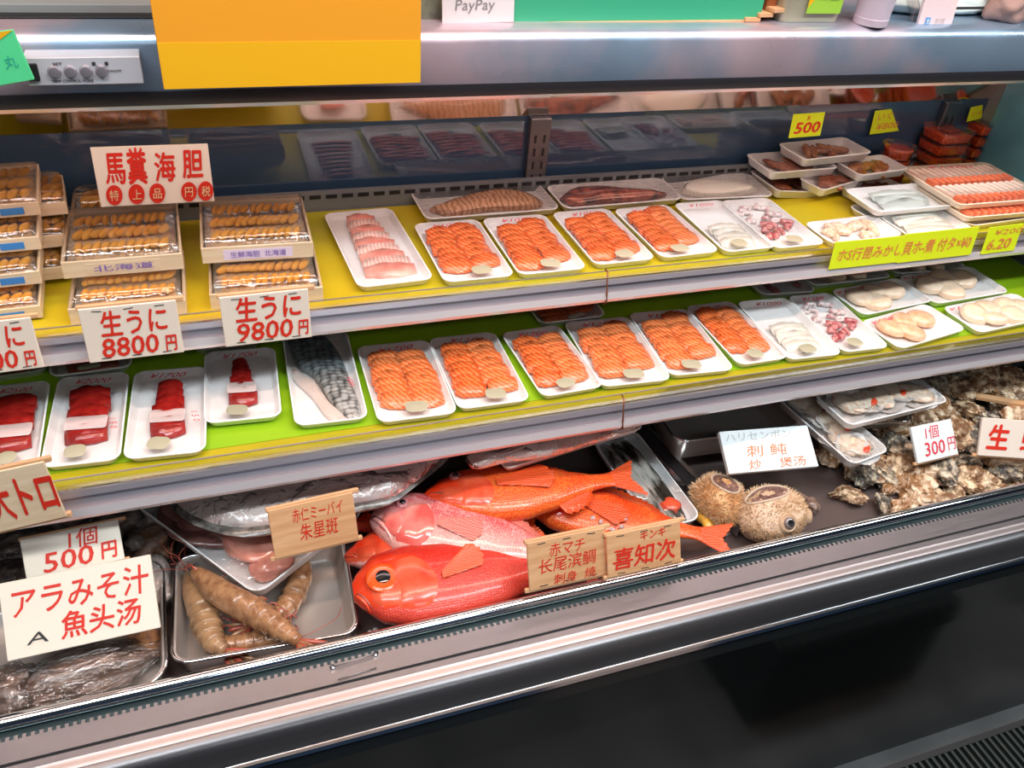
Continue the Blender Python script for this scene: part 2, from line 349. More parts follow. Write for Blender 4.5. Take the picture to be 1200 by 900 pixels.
# ------------------------------------------------------------------ lettering
_font_cache = {}
def text_me(s, size, bold=.0, shear=0, spacing=1.0):
    k = (s, round(size, 5), bold, shear, spacing)
    if k in _font_cache: return _font_cache[k]
    cu = bpy.data.curves.new('lettering', 'FONT'); cu.body = s; cu.size = size; cu.align_x = 'CENTER'; cu.align_y = 'CENTER'
    cu.shear = shear; cu.resolution_u = 2; cu.space_character = spacing
    o = bpy.data.objects.new('t', cu); C.objects.link(o)
    dg = bpy.context.evaluated_depsgraph_get(); me = bpy.data.meshes.new_from_object(o.evaluated_get(dg))
    bpy.data.objects.remove(o); me.materials.clear(); me.name = 'lettering'
    if bold > .004:                          # brush weight: the strokes laid down several times with small offsets
        bm = bmesh.new(); bm.from_mesh(me); base = list(bm.faces); b = bold*size*.75
        for i, (dx, dy) in enumerate(((b, 0), (-b, 0), (0, b), (0, -b))):
            g = bmesh.ops.duplicate(bm, geom=list(base)+[v for f in base for v in f.verts][:0])
            for v in [q for q in g['geom'] if isinstance(q, bmesh.types.BMVert)]: v.co += V((dx, dy, .00004*(i+1)))
        bm.to_mesh(me); bm.free()
    _font_cache[k] = me; return me
def lettering(parent, s, size, mat, loc, rot=(0, 0, 0), bold=.02, shear=0, width=None, spacing=1.0, name='lettering'):
    me = text_me(s, size, bold, shear, spacing)
    if me.materials: me = me.copy(); me.materials.clear()
    xs = [v.co.x for v in me.vertices] or [0, 1]; ys = [v.co.y for v in me.vertices] or [0, 1]
    o = link(name, me, mat, parent, loc, rot)
    sx = 1
    if width: sx = width/max(1e-6, (max(xs)-min(xs)))
    cx = (max(xs)+min(xs))/2; cy = (max(ys)+min(ys))/2
    q = o.rotation_euler.to_matrix() @ V((-cx*sx, -cy, 0))
    o.scale = (sx, 1, 1); o.location = V(loc)+q
    return o

# ------------------------------------------------------------------ room
def struct(name, p0, p1, m):
    o = box(name, p0, p1, m); o['kind'] = 'structure'; return o
struct('floor', (-3, -2.5, -.05), (5, 4, 0), floor_m)
struct('ceiling', (-3, -2.5, 2.7), (5, 4, 2.75), ceil_m)
struct('wall_back', (-3, 3.6, 0), (5, 3.7, 2.7), grey_wall)
struct('wall_front', (-3, -2.1, 0), (5, -2.0, 2.7), navy)  # unseen wall, its navy put in for the back glass to reflect
struct('wall_left', (-3.0, -2, 0), (-2.9, 3.6, 2.7), grey_wall)
struct('wall_right', (4.9, -2, 0), (5.0, 3.6, 2.7), grey_wall)
struct('reflection_panel', (1.15, -1.99, .0), (1.9, -1.9, 2.6), pale_reflected)  # unseen pale panel added so the back glass reflects something pale
for i, (x, y) in enumerate(((-.6, .1), (1.0, .1), (2.6, .1), (.4, -1.3))):
    e = empty('ceiling_lamp', (x, y, 2.68), label='white fluorescent ceiling lamp above the aisle, '+['left of', 'right of', 'far to the right of', 'behind'][i]+' the camera', cat='lamp', group='aisle ceiling lamps')
    link('lamp_housing', box_me(1.3, .32, .03, .004), ceil_m, e, (0, 0, .003))
    link('lamp_panel', box_me(1.2, .25, .012, .002), lamp_c, e, (0, 0, -.02))

e = empty('lamp_track', (.5, .72, 2.66), label='long slim ceiling lamp track running above the front edge of the case', cat='lamp')
link('track_housing', box_me(2.9, .14, .05, .004), ceil_m, e, (0, 0, 0))
# ------------------------------------------------------------------ the refrigerated case
S1, S2, DK = .705, .835, 1.078              # depths below eye of upper shelf, lower shelf, deck
XL, XR = -.80, 1.74
case = empty('display_case', (.5, .75, 0), label='long refrigerated seafood display case with stainless canopy, black front panel and two shelves', cat='display case')
def cp(o):                                   # keep world placement while parenting
    o.parent = case; o.matrix_parent_inverse = Matrix.Translation((-.5, -.75, 0)); return o
def prof(name, p, m, smooth=False, x0=XL, x1=XR, cl=True, parent=None):
    o = extrude_profile(name, p, x0, x1, m, None, smooth, cl)
    if parent is None: cp(o)
    else: o.parent = parent; o.matrix_parent_inverse = parent.matrix_world.inverted() if parent.type == 'EMPTY' else Matrix.Identity(4)
    return o
XC = 2.6   # canopy and front run on past the end wall
# canopy: bent stainless sheet
cpy = [(1.60, .300), (1.125, .300), (1.110, .302), (1.102, .308), (1.099, .316), (1.096, .345), (1.097, .372), (1.103, .386), (1.112, .395), (1.124, .396), (1.126, .388), (1.116, .380), (1.110, .368), (1.110, .320), (1.60, .315)]
prof('canopy', cpy, canopy_m, True, x1=XC)
prof('lower_edge_shade', [(1.0955, .368), (1.096, .376), (1.1010, .3865), (1.1025, .3865), (1.0975, .375), (1.0965, .368)], pm('dark_edge_shade', (.03, .028, .035), .35), True, x1=XC)  # added dark strip, painted shade of the canopy's rolled under edge
prof('lamp_reflector', [(1.13, .395), (1.135, .385), (1.24, .372), (1.24, .368), (1.13, .380)], mirror_w)
prof('lamp_tube', [(LAMP_Y+.011*math.cos(a), .392+.011*math.sin(a)) for a in [2*PI*k/10 for k in range(10)]], lamp_m, True, x0=LAMP_X0, x1=LAMP_X1)
prof('slanted_reflector', [(1.462, .552), (1.395, .40), (1.24, .372), (1.24, .368), (1.400, .394), (1.468, .550)], mirror_w)
prof('back_mirror', [(1.464, .552), (1.464, 1.08), (1.472, 1.08), (1.472, .552)], mirror_m)
prof('back_body', [(1.474, .316), (1.474, 1.6), (1.60, 1.6), (1.60, .316)], inner_wall)
prof('end_wall', [(1.11, .32), (.73, 1.08), (1.472, 1.08), (1.472, .32)], inner_wall, x0=1.735, x1=1.75)
ew = box('end_window', (1.728, 1.17, HC-.70), (1.736, 1.43, HC-.45), teal_m, None, .003); cp(ew)
prof('end_wall', [(1.11, .32), (.73, 1.08), (1.472, 1.08), (1.472, .32)], inner_wall, x0=XL-.012, x1=XL)
prof('deck_floor', [(.722, DK), (.722, DK+.012), (1.464, DK+.012), (1.464, DK)], pm('deck_steel', (.20, .15, .14), .38, .5))
# air-return strip with slots at the back of each shelf
prof('perforated_strip', [(1.440, .668), (1.440, .712), (1.446, .712), (1.446, .668)], inner_wall)
sl = []
x = XL+.03
while x < XR-.05:
    sl.append(((x, 1.4385, HC-.682), (x+.020, 1.4398, HC-.675))); x += .029
cp(boxes_part('vent_slots', sl, black_matt, None, 'stuff'))
# slotted uprights
for xu in (-.34, aty(631, 170, 1.45).x, 1.62):
    u = box('upright_post', (xu-.021, 1.446, HC-1.07), (xu+.021, 1.462, HC-.553), steel_dark, None, .002); cp(u)
    lst = [((xu+sx-.0022, 1.4452, HC-.60-.026*k), (xu+sx+.0022, 1.4462, HC-.585-.026*k)) for k in range(16) for sx in (-.009, .009)]
    boxes_part('slot_row', [(V(a)-u.location, V(b)-u.location) for a, b in lst], black_matt, u, 'stuff')
# shelves
def shelf(h, yf, fence_h, lean):
    b = prof('shelf_board', [(yf, h+.002), (yf, h+.012), (1.440, h+.012), (1.440, h+.002)], inner_wall)
    # price rail: grooved aluminium moulding leaning outwards
    lo = h+(.030 if h < .8 else .031)
    rail = prof('price_rail', [(yf-.001, h-.002), (yf-.006, h-.003), (yf-.010, h+.004), (yf-.004, h+.008), (yf-lean-.002, lo-.010), (yf-lean-.010, lo-.008),
                               (yf-lean-.012, lo-.002), (yf-lean-.006, lo), (yf-.001, lo-.004)], alu, True)
    prof('rail_lip', [(yf-lean-.0115, lo-.0165), (yf-lean-.0155, lo-.006), (yf-lean-.0125, lo+.001), (yf-lean-.006, lo+.001)], alu_lip, True)
    prof('clear_fence', [(yf-.0005, h-.002), (yf+.0012, h-.002), (yf+.0012, h-fence_h), (yf-.0005, h-fence_h)], acrylic)
    prof('fence_edge', [(yf-.0006, h-fence_h), (yf+.0013, h-fence_h), (yf+.0013, h-fence_h-.0012), (yf-.0006, h-fence_h-.0012)], alu)
    return rail
shelf(S1, 1.108, .016, .008)
shelf(S2, .938, .020, .010)
for (u, v, yf, h) in ((711, 330, 1.094, .70), (730, 478, .922, .83)):
    p = aty(u, v, yf); xx = p.x
    cp(tube('fence_clip', [(xx+.003, yf+.018, HC-h+.014), (xx+.001, yf+.004, HC-h+.016), (xx-.002, yf-.004, HC-h+.006), (xx, yf-.008, HC-h-.020), (xx+.001, yf-.010, HC-h-.034), (xx, yf-.002, HC-h-.042)], .0016, pm('rusty_wire', (.30, .12, .06), .4, .6), None, 6))
# front rail, comb, top plates, bumper and black panel
cir = [(.7225+.0095*math.cos(a), .998+.0095*math.sin(a)) for a in [2*PI*k/14 for k in range(14)]]
prof('inner_rail', cir, chrome, True, x1=XC)
prof('deck_upstand', [(.732, 1.0), (.732, DK+.012), (.726, DK+.012), (.726, 1.0)], steel_dark, x1=XC)
prof('comb_gutter', [(.716, 1.006), (.716, 1.012), (.696, 1.012), (.696, 1.006)], pm('gutter_grey', (.05, .075, .08), .3, .5), x1=XC)
cm = []; x = XL
while x < 2.4:
    cm.append(((x, .696, HC-1.004), (x+.0042, .7035, HC-1.0005))); x += .0092
cp(boxes_part('comb_teeth', cm, steel, None, 'stuff'))
prof('top_plate', [(.698, 1.0), (.698, 1.012), (.669, 1.013), (.669, 1.001)], steel, x1=XC)
prof('groove', [(.669, 1.006), (.669, 1.014), (.6635, 1.014), (.6635, 1.006)], black_matt, x1=XC)
prof('outer_plate', [(.6635, .9995), (.6635, 1.013), (.648, 1.013), (.648, 1.000)], steel, x1=XC)
prof('outer_bead', [(.648, .998), (.652, .996), (.650, 1.014), (.640, 1.014), (.640, 1.0), (.644, .998)], pm('bead_steel', (.30, .25, .24), .38, .85), True, x1=XC)
prof('bumper', [(.641, 1.0005), (.632, 1.002), (.625, 1.007), (.620, 1.016), (.617, 1.03), (.616, 1.045), (.641, 1.045)], pm('bumper_dark', (.13, .125, .13), .3, .8), True, x1=XC)
prof('trim_bead', [(.6165, 1.042), (.611, 1.043), (.6085, 1.048), (.611, 1.053), (.6165, 1.053)], chrome, True, x1=XC)
prof('front_panel', [(.612, 1.053), (.602, 1.065), (.600, 1.16), (.600, 1.60), (.72, 1.60), (.72, 1.053)], black, x1=XC)
# little wire handle on the top plate
ha, hb = at(390, 783, 1.0), at(440, 768, 1.0)
dz = V((0, 0, .004))
cp(tube('wire_handle', [ha, ha+dz, hb+dz, hb], .0012, steel, None, 6))
cp(tube('wire_handle', [at(396, 797, 1.0)+dz*.3, at(441, 783, 1.0)+dz*.3], .0008, steel, None, 6))
for p in (ha, hb):
    cp(part('screw_head', *tube_me([p, p+V((0, 0, .003))], .004, 12), chrome, None, True))

# grille at the foot of the case, bottom right
hg = 1.32
ga, gb = at(1095, 899, hg), at(1200, 853, hg); gy = (ga.y+gb.y)/2
g = empty('floor_grille', ((ga.x+gb.x)/2, gy-.1, HC-hg), label='dark slatted metal grille at the foot of the case, bottom right corner', cat='grille')
black_slat = pm('dark_slat', (.035, .045, .042), .4, .5)
for i in range(30):
    inst0 = link('slat', box_me(.006, .22, .012, .001), black_slat, g, (-.20+i*.014, 0, 0))
link('grille_frame', box_me(.44, .01, .016), black_matt, g, (0, .113, -.002)); link('grille_base', box_me(.44, .24, .26), black_matt, g, (0, .0, -.145))

# shelf liners
def liner(name, label, x0, x1, y0, y1, h, m, curl=0):
    o = box(name, (x0, y0, HC-h-.0008), (x1, y1, HC-h+.0006), m); return tag(o, label, 'shelf liner')
liner('shelf_liner', 'glossy yellow paper liner covering the upper shelf', XL+.01, XR-.02, 1.112, 1.435, S1-.0002, yellow_l)
liner('shelf_liner', 'lime green paper liner covering the lower shelf behind its front edge', XL+.01, XR-.02, .978, 1.435, S2-.0002, green_l)
liner('shelf_liner', 'front edge of the lower shelf liner, light put into its olive yellow', XL+.01, XR-.02, .940, .977, S2-.0002, liner_lit)
#MORE
# ================================================================== trays and packs
def quad(q, h):
    """plan of an oblong thing from its four corners: back left, back right, front right, front left"""
    p = [at(u, v, h) for u, v in q]
    c = (p[0]+p[1]+p[2]+p[3])/4
    ax = ((p[1]-p[0])+(p[2]-p[3]))/2; ay = ((p[0]-p[3])+(p[1]-p[2]))/2
    rot = (math.atan2(ax.y, ax.x)+math.atan2(-ay.x, ay.y))/2
    return c, ax.length, ay.length, rot

def tray_me(w, l, hgt=.014, r=.014, th=.0022, slope=.006, r_in=None):
    b = slope
    loops = [rr(w-2*b-.004, l-2*b-.004, max(r-.004, .003), 0), rr(w-2*b, l-2*b, r, .0015), rr(w-.003, l-.003, r+b*.5, hgt-.0025), rr(w, l, r+b*.5, hgt-.0018), rr(w, l, r+b*.5, hgt-.0004), rr(w-.001, l-.001, r+b*.5, hgt),
             rr(w-2*th, l-2*th, r+b*.5-th, hgt), rr(w-2*th-.001, l-2*th-.001, r+b*.5-th, hgt-.0008), rr(w-2*b-2*th, l-2*b-2*th, r-th*.5, .0035), rr(w-2*b-2*th-.004, l-2*b-2*th-.004, r-th, .0025)]
    return loft_me(loops)
def film_me(w, l, z, r=.016, sag=.0015, n=14, lift=None):
    """a sheet of cling film stretched over the rim; lift(x,y) pushes it up over the contents"""
    vs = []; fs = []
    for j in range(n+1):
        for i in range(n+1):
            a, b = i/n*2-1, j/n*2-1
            x, y = a*w/2, b*l/2
            # pull the corners in to the rounded rim
            k = r/min(w, l)*2
            if abs(a) > 1-k and abs(b) > 1-k:
                x *= 1-.15*k*(abs(a)-1+k)/k; y *= 1-.15*k*(abs(b)-1+k)/k
            e = (1-a*a)*(1-b*b)
            zz = z-sag*e
            if lift: zz = max(zz, lift(x, y)) if e > .02 else zz
            zz += .0006*noise.noise(V((x*60, y*60, z*31)))*min(1, e*4)
            vs.append((x, y, zz))
    for j in range(n):
        for i in range(n):
            a = j*(n+1)+i; fs.append((a, a+1, a+n+2, a+n+1))
    return mesh(vs, fs, True)
def tray_skirt(w, l, hgt):
    return loft_me([rr(w-.008, l-.008, .014, .001), rr(w+.0006, l+.0006, .018, hgt-.001), rr(w+.0006, l+.0006, .018, hgt+.0004)], False, False)

_slices = {}
def slice_me(kind, w, l, t, seed=0):
    """one thin cut of fish: slightly cupped, ragged edge"""
    k = (kind, round(w, 3), round(l, 3), seed)
    if k in _slices: return _slices[k]
    rnd = random.Random(seed*7+1); n = 7; vs = []; fs = []
    for side in (1, 0):
        for i in range(n+1):
            s = i/n*2-1
            taper = (1-.35*max(0, abs(s)-.45)/.55)
            y0 = -l/2*taper+rnd.uniform(-1, 1)*l*.05; y1 = l/2*taper+rnd.uniform(-1, 1)*l*.05
            for y in (y0, (y0+y1)/2, y1):
                z = (t if side else 0)*(1 if y == (y0+y1)/2 else .55)+(1-s*s)*t*.7
                vs.append((s*w/2, y, z))
    m = 3*(n+1)
    for i in range(n):
        for j in range(2):
            a = i*3+j; fs.append((a, a+3, a+4, a+1)); b = a+m; fs.append((b, b+1, b+4, b+3))
    for i in range(n):
        a = i*3; fs.append((a, a+m, a+m+3, a+3)); a = i*3+2; fs.append((a, a+3, a+m+3, a+m))
    fs += [(0, 1, m+1, m), (1, 2, m+2, m+1)]
    a = 3*n; fs += [(a, a+m, a+m+1, a+1), (a+1, a+m+1, a+m+2, a+2)]
    me = mesh(vs, fs, True); bm = bmesh.new(); bm.from_mesh(me); bmesh.ops.recalc_face_normals(bm, faces=bm.faces); bm.to_mesh(me); bm.free()
    _slices[k] = me; return me
def inst(name, me, mat, parent, loc=(0, 0, 0), rot=(0, 0, 0), sca=(1, 1, 1)):
    k = (me.name, mat.name)
    if not me.materials: me.materials.append(mat)
    elif me.materials[0] != mat:
        me = _remat.setdefault(k, me.copy()); me.materials.clear(); me.materials.append(mat)
    o = bpy.data.objects.new(name, me); C.objects.link(o); o.parent = parent; o.location = loc; o.rotation_euler = rot; o.scale = sca
    return o
_remat = {}
_blobs = {}
def blob_me(seed, sub=2, amp=.18, freq=1.6, flat=1.0, ridg=0):
    k = (seed, sub, amp, freq, flat, ridg)
    if k in _blobs: return _blobs[k]
    bm = bmesh.new(); bmesh.ops.create_icosphere(bm, subdivisions=sub, radius=1)
    for v in bm.verts:
        d = 1+amp*noise.noise(v.co*freq+V((seed*3.1, seed*1.7, 0)))
        if ridg: d += ridg*abs(noise.noise(v.co*freq*2.6+V((seed, 5, 2))))
        v.co *= d; v.co.z *= flat
    me = bpy.data.meshes.new('shape'); bm.to_mesh(me); bm.free(); me.shade_smooth(); _blobs[k] = me; return me

def pack(q, h, label, cat='tray', group=None, hgt=.014, mark='¥1200', fill=None, side=None, tilt=(0, 0), tmat=None, wrap=film, sticker=True, r=.014, name='sashimi_pack', fo=1.0, mark_x=0):
    c, w, l, rot = quad(q, h)
    e = empty(name, (c.x, c.y, c.z-hgt), (tilt[0], tilt[1], rot), label, cat, group)
    inst('foam_tray', tray_me(w, l, hgt, r), tmat or foam, e, (0, 0, 0))
    if fill: fill(e, w, l, hgt)
    if wrap:
        inst('film_wrap', film_me(w-.004, l-.004, hgt+.0012), wrap, e, (0, 0, 0))
    z = hgt+.0022
    if mark:
        lettering(e, mark, .017*fo, crim_ink, (w*mark_x+random.uniform(-.004, .004), l*.5-.020*fo, z), (0, 0, random.uniform(-.1, .06)), .0, .4, width=w*.5*fo, name='price_mark')
    if side:
        lettering(e, side, .013, crim_ink, (w*.36, -l*.12, z), (0, 0, -1.4), .0, .3, name='date_mark')
    if sticker:
        me = box_me(w*.24, l*.13, .0004, 0)
        inst('pack_label', loft_me([rr(w*.28, l*.13, l*.05, 0), rr(w*.26, l*.12, l*.05, .0005)]), label_m, e, (random.uniform(-.1, .1)*w, -l*.5+l*.13, hgt+.0008), (0, 0, random.uniform(-.3, .3)))
    return e

def salmon_fill(cols=2, rows=7, ms=(None, None), seed=1):
    def f(e, w, l, hgt):
        rnd = random.Random(seed)
        for ci in range(cols):
            x0 = (ci-(cols-1)/2)*w*.37
            dy = rnd.uniform(-.01, .01)
            for k in range(rows):
                t = k/(rows-1)
                y = l*.29-t*l*.53+dy+(.006 if ci else 0)
                m = ms[0] or salmon_m
                if ci == 1 and ms[1]: m = ms[1]
                me = slice_me('s', w*.42, l*.17, .0034, rnd.randint(0, 3))
                x = x0+(rnd.uniform(-.003, .003))+(.004*t if ci else -.002*t)
                inst('salmon_slice', me, m, e, (x, y, .0045+.0055*(1-t*.5)), (.30, rnd.uniform(-.05, .05), (-.12 if ci == 0 else .10)+rnd.uniform(-.12, .12)))
    return f
divf = pm('frosted_divider', (.85, .72, .70), .35); divf.node_tree.nodes['Principled BSDF'].inputs['Alpha'].default_value = .55
def tuna_fill(rows=6, wf=.5, m=None, big=False, seed=1, shift=0, gap=None, taper=0):
    def f(e, w, l, hgt):
        rnd = random.Random(seed)
        for k in range(rows):
            t = k/(rows-1)
            y = l*.24-t*l*.42
            me = slice_me('t', w*wf, l*.18, .004, rnd.randint(0, 3))
            s = 1-taper*(1-t)
            inst('tuna_slice', me, m or tuna_m, e, (shift*w+rnd.uniform(-.002, .002), y, .0045+.006*(1-t*.5)), (.32, 0, rnd.uniform(-.1, .1)), (s, 1, 1))
        inst('clear_divider', loft_me([rr(w*wf*1.02, l*.14, .004, 0), rr(w*wf, l*.135, .004, .0006)]), divf, e, (shift*w, -l*.09, hgt+.003), (0, 0, -.05))
    return f
def scallop_fill(n=5, seed=1, m=None):
    def f(e, w, l, hgt):
        rnd = random.Random(seed)
        sp = [(-.24, .12), (-.02, .2), (.2, .14), (-.12, -.12), (.14, -.14), (.33, -.02), (-.34, -.12)][:n]
        for a, b in sp:
            r = min(w*.17, l*.30)
            me = loft_me([[(r*k*math.cos(2*PI*i/18)*(1+.05*math.sin(3*2*PI*i/18)), r*k*math.sin(2*PI*i/18), z) for i in range(18)] for k, z in ((.85, 0), (1, .003), (.98, .010), (.85, .014), (.45, .0155))])
            inst('scallop', me, m or scallop_m, e, (a*w, b*l, .003+rnd.uniform(0, .002)), (rnd.uniform(-.15, .15), rnd.uniform(-.15, .15), rnd.random()*6), (1, rnd.uniform(.85, 1), 1))
    return f
def flat_fill(n=5, m=None, nm='fish_slice', wf=.62, y0=.0, y1=-.30, lf=.16):
    def f(e, w, l, hgt):
        for k in range(n):
            t = k/max(1, n-1); me = slice_me('w', w*wf, l*lf, .003, k % 4)
            inst(nm, me, m or whitef_m, e, (random.uniform(-.003, .003), l*(y0+(y1-y0)*t), .005+.005*(1-t)), (.3, 0, random.uniform(-.1, .1)))
    return f
def octo_fill(e, w, l, hgt):
    rnd = random.Random(5)
    for k in range(26):                      # mottled pale arms, curled dark red tips nearer the front
        a = rnd.uniform(-.36, .36)*w; b = l*(.40-.025*k)
        red = k > 14
        p = [V((a+rnd.uniform(-1, 1)*w*.16*math.cos(i*.9+k), b+rnd.uniform(-1, 1)*l*.03-i*.004, .007+.003*math.sin(i))) for i in range(4)]
        tube('tentacle', smooth_path(p, 3), [(.0068 if red else .0050)*(1-.55*i/9) for i in range(10)], tent_m if red else tent_w, e, 6)
def lumps_fill(n, m, nm, sx, sy, sz, area=(.7, .6), off=(0, 0), seed=3, amp=.25, z0=.0):
    def f(e, w, l, hgt):
        rnd = random.Random(seed)
        for k in range(n):
            a = rnd.uniform(-.5, .5)*area[0]+off[0]; b = rnd.uniform(-.5, .5)*area[1]+off[1]
            inst(nm, blob_me(k % 4, 2, amp), m, e, (a*w, b*l, .003+z0+sz*rnd.uniform(.7, 1)), (rnd.uniform(-.2, .2), rnd.uniform(-.2, .2), rnd.random()*6), (sx*rnd.uniform(.8, 1.2), sy*rnd.uniform(.8, 1.2), sz))
    return f
def slab_fill(outline, m, nm, th=.008, seed=1, z=.004, amp=.002, edge=None):
    """a fillet lying in the tray: outline in fractions of the tray"""
    def f(e, w, l, hgt):
        o = slab(nm, [(a*w, b*l) for a, b in outline], th, m, e, (0, 0, z), seed=seed, amp=amp)
    return f
def slab(nm, pts, th, m, e, loc=(0, 0, 0), seed=1, amp=.003, rings=5, rot=(0, 0, 0), crown=1.0, k=3):
    P = smooth_path([V((x, y, 0)) for x, y in pts]+[V((*pts[0], 0))], k)[:-1]
    cx = sum(p.x for p in P)/len(P); cy = sum(p.y for p in P)/len(P); loops = []
    prof_ = [(1.0, 0), (1.02, th*.35), (.97, th*.75), (.86, th*.95*crown+th*.05), (.6, th*(1+.2*crown)), (.3, th*(1+.35*crown)), (.05, th*(1+.4*crown))]
    for s, z in prof_:
        loops.append([(cx+(p.x-cx)*s, cy+(p.y-cy)*s, z+amp*noise.noise(V((p.x*s*40, p.y*s*40, seed)))*(1 if z > 0 else 0)) for p in P])
    return inst(nm, loft_me(loops), m, e, loc, rot)

SG = 'cling-wrapped sashimi trays'
# ---------------------------------------------------------------- lower shelf, front row
H2 = .820
def sal(q, h, lab, seed, mark='¥1200', m1=None, m2=None, rows=7):
    return pack(q, h, lab, 'sashimi tray', 'salmon sashimi trays', mark=mark, fill=salmon_fill(2, rows, (m1, m2), seed))
pack([(-24, 452), (57, 447), (47, 546), (-32, 556)], H2, 'leftmost dark red tuna tray on the lower shelf, cut by the photo edge', 'sashimi tray', 'tuna sashimi trays', mark='¥2500', fill=tuna_fill(5, .66, seed=1))
pack([(68, 441), (150, 436), (143, 537), (46, 549)], H2, 'wide tuna tray with a clear strip over the slices, second from left on lower shelf', 'sashimi tray', 'tuna sashimi trays', mark='¥2000', side='1 5 0', fill=tuna_fill(5, .55, seed=2))
pack([(158, 434), (238, 430), (247, 528), (143, 538)], H2, 'tuna tray with narrow tapering stack and red writing down its right side', 'sashimi tray', 'tuna sashimi trays', mark='¥1700', side='1 5 0', fill=tuna_fill(6, .44, seed=3, taper=.25))
pack([(240, 412), (320, 406), (333, 487), (238, 496)], H2-.002, 'smaller tuna tray set further back, directly left of the scaly fish tray', 'sashimi tray', 'tuna sashimi trays', mark='¥1700', fill=tuna_fill(7, .38, seed=4, taper=.45))
def skin_fill(e, w, l, hgt):
    slab('scaly_fillet', [(-.42*w, .50*l), (.05*w, .52*l), (.28*w, .30*l), (.36*w, 0), (.42*w, -.38*l), (.25*w, -.46*l), (.05*w, -.30*l), (-.12*w, .0), (-.34*w, .16*l)], .012, skin_sc, e, (0, 0, .004), amp=.002)
    slab('pink_belly', [(-.40*w, .14*l), (-.14*w, -.02*l), (.04*w, -.30*l), (.22*w, -.46*l), (-.02*w, -.44*l), (-.2*w, -.2*l), (-.42*w, .02*l)], .005, palepink_m, e, (0, 0, .004))
pack([(337, 393), (405, 386), (433, 488), (338, 501)], H2, 'tray with a fish piece in black and silver scaly skin', 'fish tray', mark='', side='1500', fill=skin_fill, sticker=False)
L2 = [([(418, 406), (505, 397), (533, 482), (443, 497)], 'salmon tray directly right of the scaly fish tray on the lower shelf', '¥1200'),
      ([(503, 396), (580, 388), (621, 467), (536, 481)], 'second salmon tray from the scaly fish tray, lower shelf', '¥1200'),
      ([(585, 389), (655, 381), (708, 451), (637, 466)], 'third salmon tray from the left on the lower shelf, ragged narrow slices', '¥1200'),
      ([(660, 378), (742, 369), (780, 443), (706, 455)], 'fourth salmon tray on the lower shelf, just left of the wire clip', '¥1250'),
      ([(735, 367), (808, 361), (858, 432), (787, 441)], 'fifth salmon tray on the lower shelf, right above the wire clip', '¥1250'),
      ([(800, 358), (857, 353), (926, 418), (868, 428)], 'narrow sixth salmon tray on the lower shelf beside the white fish', '¥1250')]
for i, (q, lab, mk) in enumerate(L2): sal(q, H2, lab, i+10, mk, salmon_b if i in (1, 2, 5) else salmon_m, salmon_m, 7)
pack([(862, 353), (925, 348), (984, 413), (925, 423)], H2, 'tray of pale white fish slices on the lower shelf between salmon and octopus', 'sashimi tray', mark='¥1000', fill=flat_fill(5, None, y0=-.02, y1=-.28))
pack([(920, 347), (975, 342), (1041, 406), (990, 413)], H2, 'tray of red and white octopus pieces on the lower shelf', 'octopus tray', mark='¥1200', fill=octo_fill)
SC = 'scallop trays'
pack([(1000, 373), (1088, 360), (1142, 388), (1052, 404)], H2, 'front scallop tray on the lower shelf, next to the octopus', 'scallop tray', SC, mark='¥1000', fill=scallop_fill(4, 1, pm('scallop_flesh_orange', (.92, .42, .22), .3, col2=(.92, .60, .42), scale=70, coat=.4, sss=.2)), sticker=False, fo=.8, mark_x=-.25)
pack([(1100, 358), (1190, 345), (1240, 372), (1145, 388)], H2, 'front scallop tray at the right end of the lower shelf', 'scallop tray', SC, mark='¥1000', fill=scallop_fill(6, 2), sticker=False, fo=.8, mark_x=-.3)
pack([(968, 338), (1055, 327), (1097, 353), (1012, 368)], H2-.002, 'scallop tray of the second row behind the front scallop tray by the octopus', 'scallop tray', SC, mark='¥1000', fill=scallop_fill(4, 3), sticker=False, fo=.8, mark_x=-.3)
pack([(1045, 322), (1140, 313), (1186, 343), (1098, 354)], H2-.002, 'scallop tray of the second row at the right end of the lower shelf', 'scallop tray', SC, mark='¥1000', fill=scallop_fill(4, 4), sticker=False, fo=.8, mark_x=-.3)
pack([(868, 320), (935, 315), (954, 341), (895, 346)], H2, 'small tray with dark pieces half hidden under the upper shelf, behind the octopus tray', 'tray', mark='', fill=lumps_fill(8, tent_m, 'octopus_piece', .010, .007, .004), sticker=False)
pack([(925, 312), (1020, 303), (1046, 325), (955, 334)], H2, 'scallop tray in third row peeking out beneath the long yellow price strip', 'scallop tray', SC, mark='', fill=scallop_fill(5, 5), sticker=False)
pack([(1030, 303), (1110, 296), (1135, 313), (1050, 322)], H2-.001, 'rearmost right scallop tray almost hidden beneath the upper shelf', 'scallop tray', SC, mark='', fill=scallop_fill(5, 6), sticker=False)
pack([(612, 350), (690, 342), (711, 370), (634, 379)], H2, 'single tray lying behind the salmon row, its front end showing', 'tray', mark='', fill=salmon_fill(2, 5, (salmon_m, None), 3), sticker=True)
pack([(58, 395), (150, 388), (158, 430), (60, 440)], H2, 'tray behind the tuna row under the 8800 price card', 'tray', mark='', fill=flat_fill(4, tuna_l, 'tuna_slice'))
pack([(-40, 405), (52, 398), (60, 434), (-34, 444)], H2, 'leftmost tray behind the tuna row, mostly hidden', 'tray', mark='', fill=flat_fill(4, tuna_l, 'tuna_slice'))
pack([(222, 376), (300, 370), (308, 402), (226, 411)], H2, 'tray behind the small tuna tray under the 9800 price card', 'tray', mark='', fill=flat_fill(4, tuna_l, 'tuna_slice'))
pack([(316, 372), (380, 366), (398, 388), (322, 396)], H2, 'tray behind the scaly fish tray under the upper shelf', 'tray', mark='', fill=flat_fill(4, whitef_m, 'fish_slice'))

